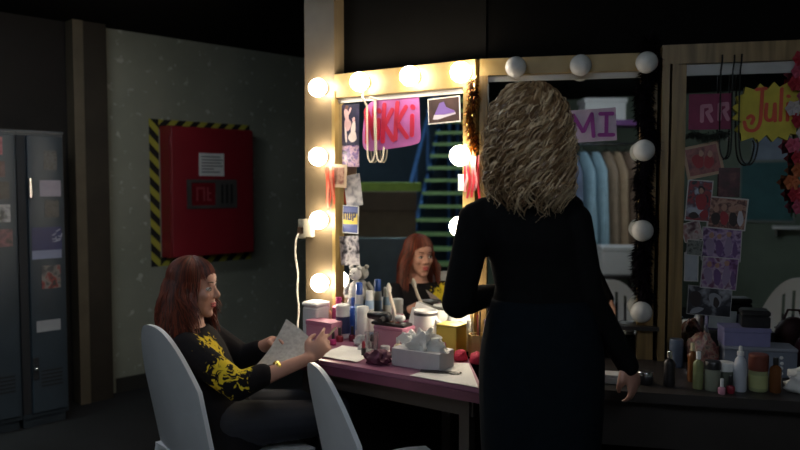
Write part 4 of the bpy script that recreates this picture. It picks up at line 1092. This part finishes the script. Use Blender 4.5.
# ---- seated woman
HD = Matrix.Translation((-.792, 2.848, 1.030)) @ rotz(R(-7)) @ Matrix.Rotation(R(4), 4, 'Y') @ Matrix.Scale(.93, 4)
b = MB(); head(b, HD)
tor = [((-.650, 2.835, .44), .13, .165), ((-.672, 2.84, .54), .115, .150), ((-.722, 2.845, .63), .098, .128), ((-.768, 2.850, .73), .108, .148), ((-.792, 2.853, .80), .10, .158), ((-.800, 2.855, .855), .075, .135), ((-.808, 2.852, .89), .052, .06), ((-.810, 2.850, .93), .048, .05)]
b.rings([ellipse_ring(c, rx * .93, ry * .93, R(8), 24) for c, rx, ry in tor])
RA = [(-.785, 2.700, .835), (-.560, 2.610, .715), (-.340, 2.735, .785)]; LA = [(-.800, 3.005, .835), (-.650, 3.04, .715), (-.515, 2.965, .800)]
limb(b, RA, [.043, .036, .023]); limb(b, LA, [.043, .036, .023])
hand(b, RA[2], (.66, .40, .62), (-.2, .85, -.25), 1, curls=[.35, .55, .7, .8], spread=.12, tcurl=.2)
hand(b, LA[2], (.70, -.60, .25), (.35, -.45, -.85), -1, curls=[.65, .7, .75, .8], tcurl=.4)
for s, y in ((-1, 2.765), (1, 2.915)):
    limb(b, [(-.635, y, .525), (-.265, y + .07, .53), (-.215, y + .10, .09)], [.082, .056, .038])
    limb(b, [(-.225, y + .10, .075), (-.13, y + .115, .045), (-.065, y + .12, .032)], [.034, .032, .022])
seat = skin_over('person', b, .0055, skin)
tag(seat, 'red haired seated woman in a black and yellow jacket holding a paper', 'person')
face_parts(HD, seat, 'red')
# jacket: black with a golden print over the chest and the near sleeve
jm = bpy.data.materials.new('black_gold_print'); jm.use_nodes = True
def _jm():
    nt = jm.node_tree; bs = nt.nodes['Principled BSDF']; tc = nt.nodes.new('ShaderNodeTexCoord')
    nz = nt.nodes.new('ShaderNodeTexNoise'); nz.inputs['Scale'].default_value = 34; nz.inputs['Detail'].default_value = 3; nz.inputs['Distortion'].default_value = 1.2
    sp = nt.nodes.new('ShaderNodeVectorMath'); sp.operation = 'DISTANCE'; sp.inputs[1].default_value = (-.705, 2.730, .815)
    sc2 = nt.nodes.new('ShaderNodeVectorMath'); sc2.operation = 'DISTANCE'; sc2.inputs[1].default_value = (-.610, 2.640, .745)
    mn = nt.nodes.new('ShaderNodeMath'); mn.operation = 'MINIMUM'
    mr = nt.nodes.new('ShaderNodeMapRange'); mr.inputs[1].default_value = .04; mr.inputs[2].default_value = .14; mr.inputs[3].default_value = .18; mr.inputs[4].default_value = -.28
    ad = nt.nodes.new('ShaderNodeMath'); ad.operation = 'ADD'
    cr = nt.nodes.new('ShaderNodeValToRGB'); e = cr.color_ramp.elements
    e[0].position, e[1].position = .52, .58; e[0].color = (.007, .006, .008, 1); e[1].color = (.70, .52, .03, 1)
    for s_ in (nz, ): nt.links.new(tc.outputs['Object'], s_.inputs['Vector'])
    nt.links.new(tc.outputs['Object'], sp.inputs[0]); nt.links.new(tc.outputs['Object'], sc2.inputs[0])
    nt.links.new(sp.outputs['Value'], mn.inputs[0]); nt.links.new(sc2.outputs['Value'], mn.inputs[1])
    nt.links.new(mn.outputs[0], mr.inputs[0]); nt.links.new(mr.outputs[0], ad.inputs[0]); nt.links.new(nz.outputs['Fac'], ad.inputs[1])
    nt.links.new(ad.outputs[0], cr.inputs['Fac']); nt.links.new(cr.outputs['Color'], bs.inputs['Base Color']); bs.inputs['Roughness'].default_value = .8; bs.inputs['Specular IOR Level'].default_value = .12
_jm()
b = MB(); b.rings([ellipse_ring(c, rx * 1.10, ry * 1.08, R(8), 28) for c, rx, ry in tor[:6]] + [ellipse_ring((-.806, 2.853, .885), .062, .072, R(8), 28)])
limb(b, [(-.79, 2.745, .835), (-.785, 2.702, .828), (-.578, 2.606, .714), (-.50, 2.651, .742)], [.05, .062, .053, .044])
limb(b, [(-.80, 2.96, .835), (-.800, 3.003, .828), (-.650, 3.04, .713), (-.580, 3.000, .756)], [.05, .062, .055, .042])
skin_over('printed_jacket', b, .0065, jm, seat, 5)
b = MB()
b.rings([ellipse_ring(c, rx * 1.06, ry * 1.06, R(8), 24) for c, rx, ry in tor[:3]])
for s, y in ((-1, 2.765), (1, 2.915)): limb(b, [(-.635, y, .525), (-.265, y + .07, .53), (-.215, y + .10, .12)], [.092, .066, .048])
skin_over('dark_trousers', b, .008, mat('dark_denim', (.012, .014, .022), .8), seat, 4)
for s, y in ((-1, 2.765), (1, 2.915)):
    b = MB(); limb(b, [(-.232, y + .10, .07), (-.13, y + .115, .047), (-.055, y + .12, .034)], [.042, .040, .031]); skin_over('shoe', b, .007, black_pl, seat, 3)
MB().lathe([(.027, -.008), (.030, 0), (.027, .008)], 16, cap=False, M=Matrix.Translation((-.445, 2.682, .761)) @ Vector((.78, .44, .29)).to_track_quat('Z', 'Y').to_matrix().to_4x4()).build('bracelet', mat('gold_metal', (.7, .48, .12), .3, 1.0), seat)

def straight_hair(parent):
    random.seed(31); b = MB(); Ci = HD.inverted()
    b.ball((-.020, 0, .046), .092, .077, .080, 22, 14, M=HD)
    b.ball((-.062, 0, -.03), .055, .074, .11, 20, 12, M=HD)
    crown = Vector((-.02, 0, .045)); ax, ay, az = .096, .081, .086
    def surf(az_, pol, k=1.0):
        return crown + Vector((ax * math.sin(pol) * math.cos(az_), ay * math.sin(pol) * math.sin(az_), az * math.cos(pol))) * k
    for i in range(1150):
        a = random.uniform(-math.pi, math.pi); aa = abs(a); k = random.uniform(.98, 1.06)
        bang = aa < R(48); pts = []
        p0 = random.uniform(.05, .5) if bang else random.uniform(.05, 1.2)
        pe = random.uniform(1.12, 1.36) if bang else 1.62
        for j in range(8): pts.append(surf(a, p0 + (pe - p0) * j / 7, k))
        if bang:
            last = pts[-1]
            for j in range(1, 3): pts.append(last + Vector((.002 * j, 0, -.009 * j)))
        else:
            last = pts[-1]; front = max(0, 1 - (aa - R(48)) / R(50))
            L = random.uniform(.10, .25) if front > .2 else random.uniform(.14, .31)
            ph, wv = random.random() * 6, random.uniform(.004, .011)
            for j in range(1, 13):
                t = j / 12; dz = -L * t
                side = math.copysign(1, a)
                flare = .020 * math.sin(t * 2.4) + .05 * max(0, t - .35) * (1 if front > .2 else .3)
                x = last.x + (-.004 * math.sin(t * 1.6) if front <= .2 else -.010 * math.sin(t * 3.1) + .05 * max(0, t - .45)) - (.018 * t if front <= .05 else 0)
                y = last.y + side * flare + wv * math.sin(ph + t * 7) * .6
                pts.append(Vector((x + wv * math.cos(ph + t * 6.3), y, last.z + dz)))
        W = [HD @ p for p in pts]
        strand(b, W, random.uniform(.0022, .0040), 4, random.choice((0, 0, 1, 1, 2)))
    cols = [mat('dark_auburn_hair', (.060, .014, .009), .6, var=.25, scale=40), mat('auburn_hair', (.15, .028, .013), .55, var=.2, scale=40), mat('red_hair', (.19, .044, .02), .55, var=.2, scale=40)]
    return b.build('red_hair', cols, parent, True)
straight_hair(seat)
# what she holds
t = thing('pen', 'thin pale pen held in the seated woman\'s right hand', 'pen', (0, 0, 0))
MB().tube([(-.290, 2.815, .835), (-.245, 2.822, .885)], .0036, 8).build('barrel', creamy, t); MB().tube([(-.294, 2.8144, .8305), (-.290, 2.815, .835)], [.001, .0034], 8).build('tip', black_pl, t)
b = MB(); Q = [Vector(p) for p in ((-.455, 2.945, .893), (-.318, 2.86, .802), (-.352, 2.765, .760), (-.556, 2.79, .735))]
n = 8; vs = []; fs = []
for lay in (0, 1):
    for i in range(n + 1):
        for j in range(n + 1):
            p = Q[0].lerp(Q[1], i / n).lerp(Q[3].lerp(Q[2], i / n), j / n)
            vs.append((p.x, p.y, p.z - .018 * math.sin(math.pi * j / n) + .008 * math.sin(math.pi * i / n) + .001 * lay))
q = (n + 1) ** 2
for i in range(n):
    for j in range(n):
        a = i * (n + 1) + j; fs += [(a, a + 1, a + n + 2, a + n + 1), (q + a, q + a + n + 1, q + a + n + 2, q + a + 1)]
b.add(vs, fs); tag(b.build('newspaper', mat('newsprint', (.42, .41, .40), .9, var=.18, scale=70), None), 'grey printed paper held in the seated woman\'s hands', 'newspaper')

# ------------------------------------------------------------------ what the lit mirror shows: the hall with its staircase
stair_green = mat('stair_green_paint', (.13, .24, .11), .5); lit_edge_green = mat('lit_tread_edge_green', (.30, .42, .20), .5); rail_blue = mat('rail_blue_paint', (.06, .14, .40), .45)
t = thing('staircase', 'steep blue railed staircase with green treads, seen in the lit mirror', 'staircase', (-6.07, .63, 0), R(215))
NS, RI, RU = 16, .19, .185
for k in range(NS):
    x = k * RU; z = (k + 1) * RI
    b = MB(); b.box(x, x + .22, -.36, .52, z - .035, z); tr = b.build('tread', stair_green, t, False)
    MB().box(x - .006, x - .0005, -.36, .52, z - .045, z + .004).build('tread_edge', lit_edge_green, tr, False)  # light on the tread edges is put into this lighter green
top = (NS * RU + .2, NS * RI)
for y in (-.38, .54):
    b = MB(); b.prism([(-.10, 0), (.12, 0), (top[0], top[1] - .17), (top[0], top[1] + .06)], y - .025, y + .025); b.build('stringer', rail_blue, t, False)
    MB().tube([(-.02, y, .95), (top[0] - .05, y, top[1] + .90)], .028, 10).build('handrail', rail_blue, t)
    for k in (0, 4, 8, 12, 15): MB().tube([(k * RU + .08, y, (k + .6) * RI), (k * RU + .08, y, (k + .6) * RI + .96)], .018, 8).build('baluster', rail_blue, t)
b = MB(); b.box(top[0] - .2, top[0] + .9, -.4, .56, top[1] - .06, top[1]); b.build('landing', stair_green, t, False)
for x in (top[0] + .05, top[0] + .85):
    for y in (-.37, .53): MB().tube([(x, y, 0), (x, y, top[1] - .06)], .03, 8).build('landing_post', rail_blue, t)
aH = R(-70)
t = thing('steel_cabinet', 'blue grey steel cabinet standing in the hall seen in the lit mirror', 'cabinet', (-4.97, 1.62, 0), aH)
MB().rbox(-.62, .36, -.03, .5, 0, .86, .008).build('body', mat('steel_blue_paint', (.10, .13, .16), .4, .3), t)
for x0 in (-.60, -.13): d = MB().rbox(x0, x0 + .46, -.045, -.031, .05, .83, .005).build('door', MATS['steel_blue_paint'], t); MB().rbox(x0 + .40, x0 + .42, -.06, -.045, .4, .52, .003).build('handle', chrome, d)
t = thing('wooden_crate', 'brown wooden crate on the steel cabinet seen in the lit mirror', 'crate', (-4.97, 1.62, .86), aH)
MB().rbox(-.60, .34, -.0, .45, 0, .29, .006).build('body', mat('crate_brown', (.13, .085, .05), .6), t); MB().rbox(-.61, .35, -.02, .46, .291, .50, .006).build('lid', mat('crate_lid_brown', (.10, .062, .04), .6), t)
for x in (-.4, .12): MB().rbox(x - .03, x + .03, -.026, -.0205, .26, .34, .003).build('latch', brass, t)
t = thing('timber_plank', 'bright green painted plank lying on the brown crate seen in the lit mirror', 'plank', (-4.97, 1.62, 1.36), aH)
MB().rbox(-.95, .40, -.06, .30, .0005, .10, .006).build('board', mat('bright_green_paint', (.24, .36, .05), .5), t)
# ------------------------------------------------------------------ what the unlit mirrors show: rack, board, boxes behind the camera
t = thing('clothes_rack', 'wheeled clothes rack with a purple top shelf seen in the mirror by the boa', 'clothes rack', (-.12, -1.71, 0), R(-26))
for x in (-.62, .62):
    MB().tube([(x, 0, .10), (x, 0, 2.02)], .016, 10).build('post', chrome, t)
    MB().tube([(x, -.25, .10), (x, .25, .10)], .016, 10).build('foot', chrome, t)
    for y in (-.23, .23): MB().lathe([(.032, -.012), (.034, 0), (.032, .012)], 14, M=Matrix.Translation((x, y, .05)) @ Matrix.Rotation(R(90), 4, 'Y')).build('wheel', black_pl, t)
MB().tube([(-.62, 0, 1.84), (.62, 0, 1.84)], .014, 10).build('hanging_rail', chrome, t)
MB().rbox(-.66, .66, -.16, .16, 2.015, 2.07, .006).build('top_shelf', mat('purple_shelf', (.16, .05, .20), .5), t)
FR = Matrix.Translation((-.12, -1.71, 0)) @ rotz(R(-26))
hung = [(-.50, (.20, .11, .07), 'rust brown coat'), (-.39, (.09, .06, .05), 'dark brown jacket'), (-.28, (.16, .20, .30), 'slate blue blouse'), (-.16, (.30, .46, .55), 'pale blue gown'), (-.04, (.34, .50, .58), 'ice blue satin dress'), (.07, (.30, .22, .15), 'tan overcoat'), (.17, (.42, .30, .19), 'camel coloured dress'), (.27, (.20, .13, .09), 'chestnut coat'), (.37, (.48, .36, .24), 'sand coloured gown'), (.48, (.10, .07, .06), 'black brown cloak')]
for k, (x, c, nm) in enumerate(hung):
    t = thing('hanging_garment', nm + ' hanging on the wheeled rack seen in the mirror', 'garment', FR @ Vector((x, 0, 0)), R(-26 + 70), 'clothes on the wheeled rack')
    random.seed(k); rs = []
    Lg = .95 + .25 * random.random()
    for i in range(12):
        q = i / 11; z = 1.76 - Lg * q; w = .06 + (.13 if q > .04 else .03) * min(1, q * 6) + .05 * q; dpt = .035 + .015 * q
        rs.append([(w * math.cos(a_) * (1 + .07 * q * math.sin(9 * a_ + k)), dpt * math.sin(a_) * (1 + .35 * q * math.sin(7 * a_ + k)), z + .0) for a_ in [2 * math.pi * j / 30 for j in range(30)]])
    MB().rings(rs).build('garment', mat('garment_cloth_%d' % k, c, .6, scale=14), t, auto=60)
    MB().tube([(-.15, 0, 1.73), (0, 0, 1.785), (.15, 0, 1.73)], .007, 6).build('hanger', MATS['brown_post_paint'], t)
    MB().tube([(0, 0, 1.785), (0, .0, 1.825), (.012, .012, 1.856), (0, .02, 1.866), (-.012, .02, 1.855)], .003, 6).build('hook', chrome, t)
t = thing('storage_box', 'white lidded box on the purple top shelf of the wheeled clothes rack', 'box', FR @ Vector((.02, 0, 2.07)), R(-26))
MB().rbox(-.20, .20, -.14, .14, 0, .17, .006).build('body', wp, t); MB().rbox(-.215, .215, -.15, .15, .171, .215, .006).build('lid', wp, t)
t = thing('storage_box', 'white case on a stool seen in the mirror below the clothes', 'case', (.23, -.77, .655), R(-25))
MB().rbox(-.16, .16, -.11, .11, 0, .20, .012).build('body', wp, t); MB().rbox(-.162, .162, -.112, .112, .201, .245, .010).build('lid', wp, t)
t = thing('stool', 'dark wooden stool under the white case', 'stool', (.23, -.77, 0), R(-25))
MB().rbox(-.19, .19, -.16, .16, .62, .655, .008).build('seat', dark_wood, t)
for x in (-.15, .15):
    for y in (-.12, .12): MB().tube([(x * 1.1, y * 1.1, 0), (x, y, .62)], .016, 8).build('leg', dark_wood, t)
t = thing('notice_board', 'teal notice board on the rear wall seen in the dim mirror', 'board', (1.41, -3.30, 1.36), 0)
b = MB(); b.rbox(-.26, .26, 0, .03, -.32, .32, .004); b.build('panel', mat('teal_baize', (.05, .14, .15), .8), t)
b = MB()
for a in ((-.275, .275, .321, .345), (-.275, .275, -.345, -.321), (-.285, -.261, -.345, .345), (.261, .285, -.345, .345)): b.rbox(a[0], a[1], 0, .035, a[2], a[3], .003)
b.build('frame', mat('grey_frame', (.22, .24, .22), .5), t)
t = thing('poster', 'pale blue paper pinned above the teal notice board', 'poster', (1.45, -3.30, 1.84), 0)
MB().box(-.20, .20, .0, .003, -.13, .13).build('sheet', mat('pale_blue_paper', (.30, .36, .46), .8), t, False)
t = thing('wall_shelf', 'narrow white wall shelf seen below the teal notice board in the dim mirror', 'shelf', (1.63, -3.30, .95), 0)
MB().rbox(-.16, .16, 0, .16, 0, .035, .004).build('board', wp, t)
for x in (-.12, .12): MB().rbox(x - .01, x + .01, 0, .12, -.08, -.0005, .003).build('bracket', chrome, t)
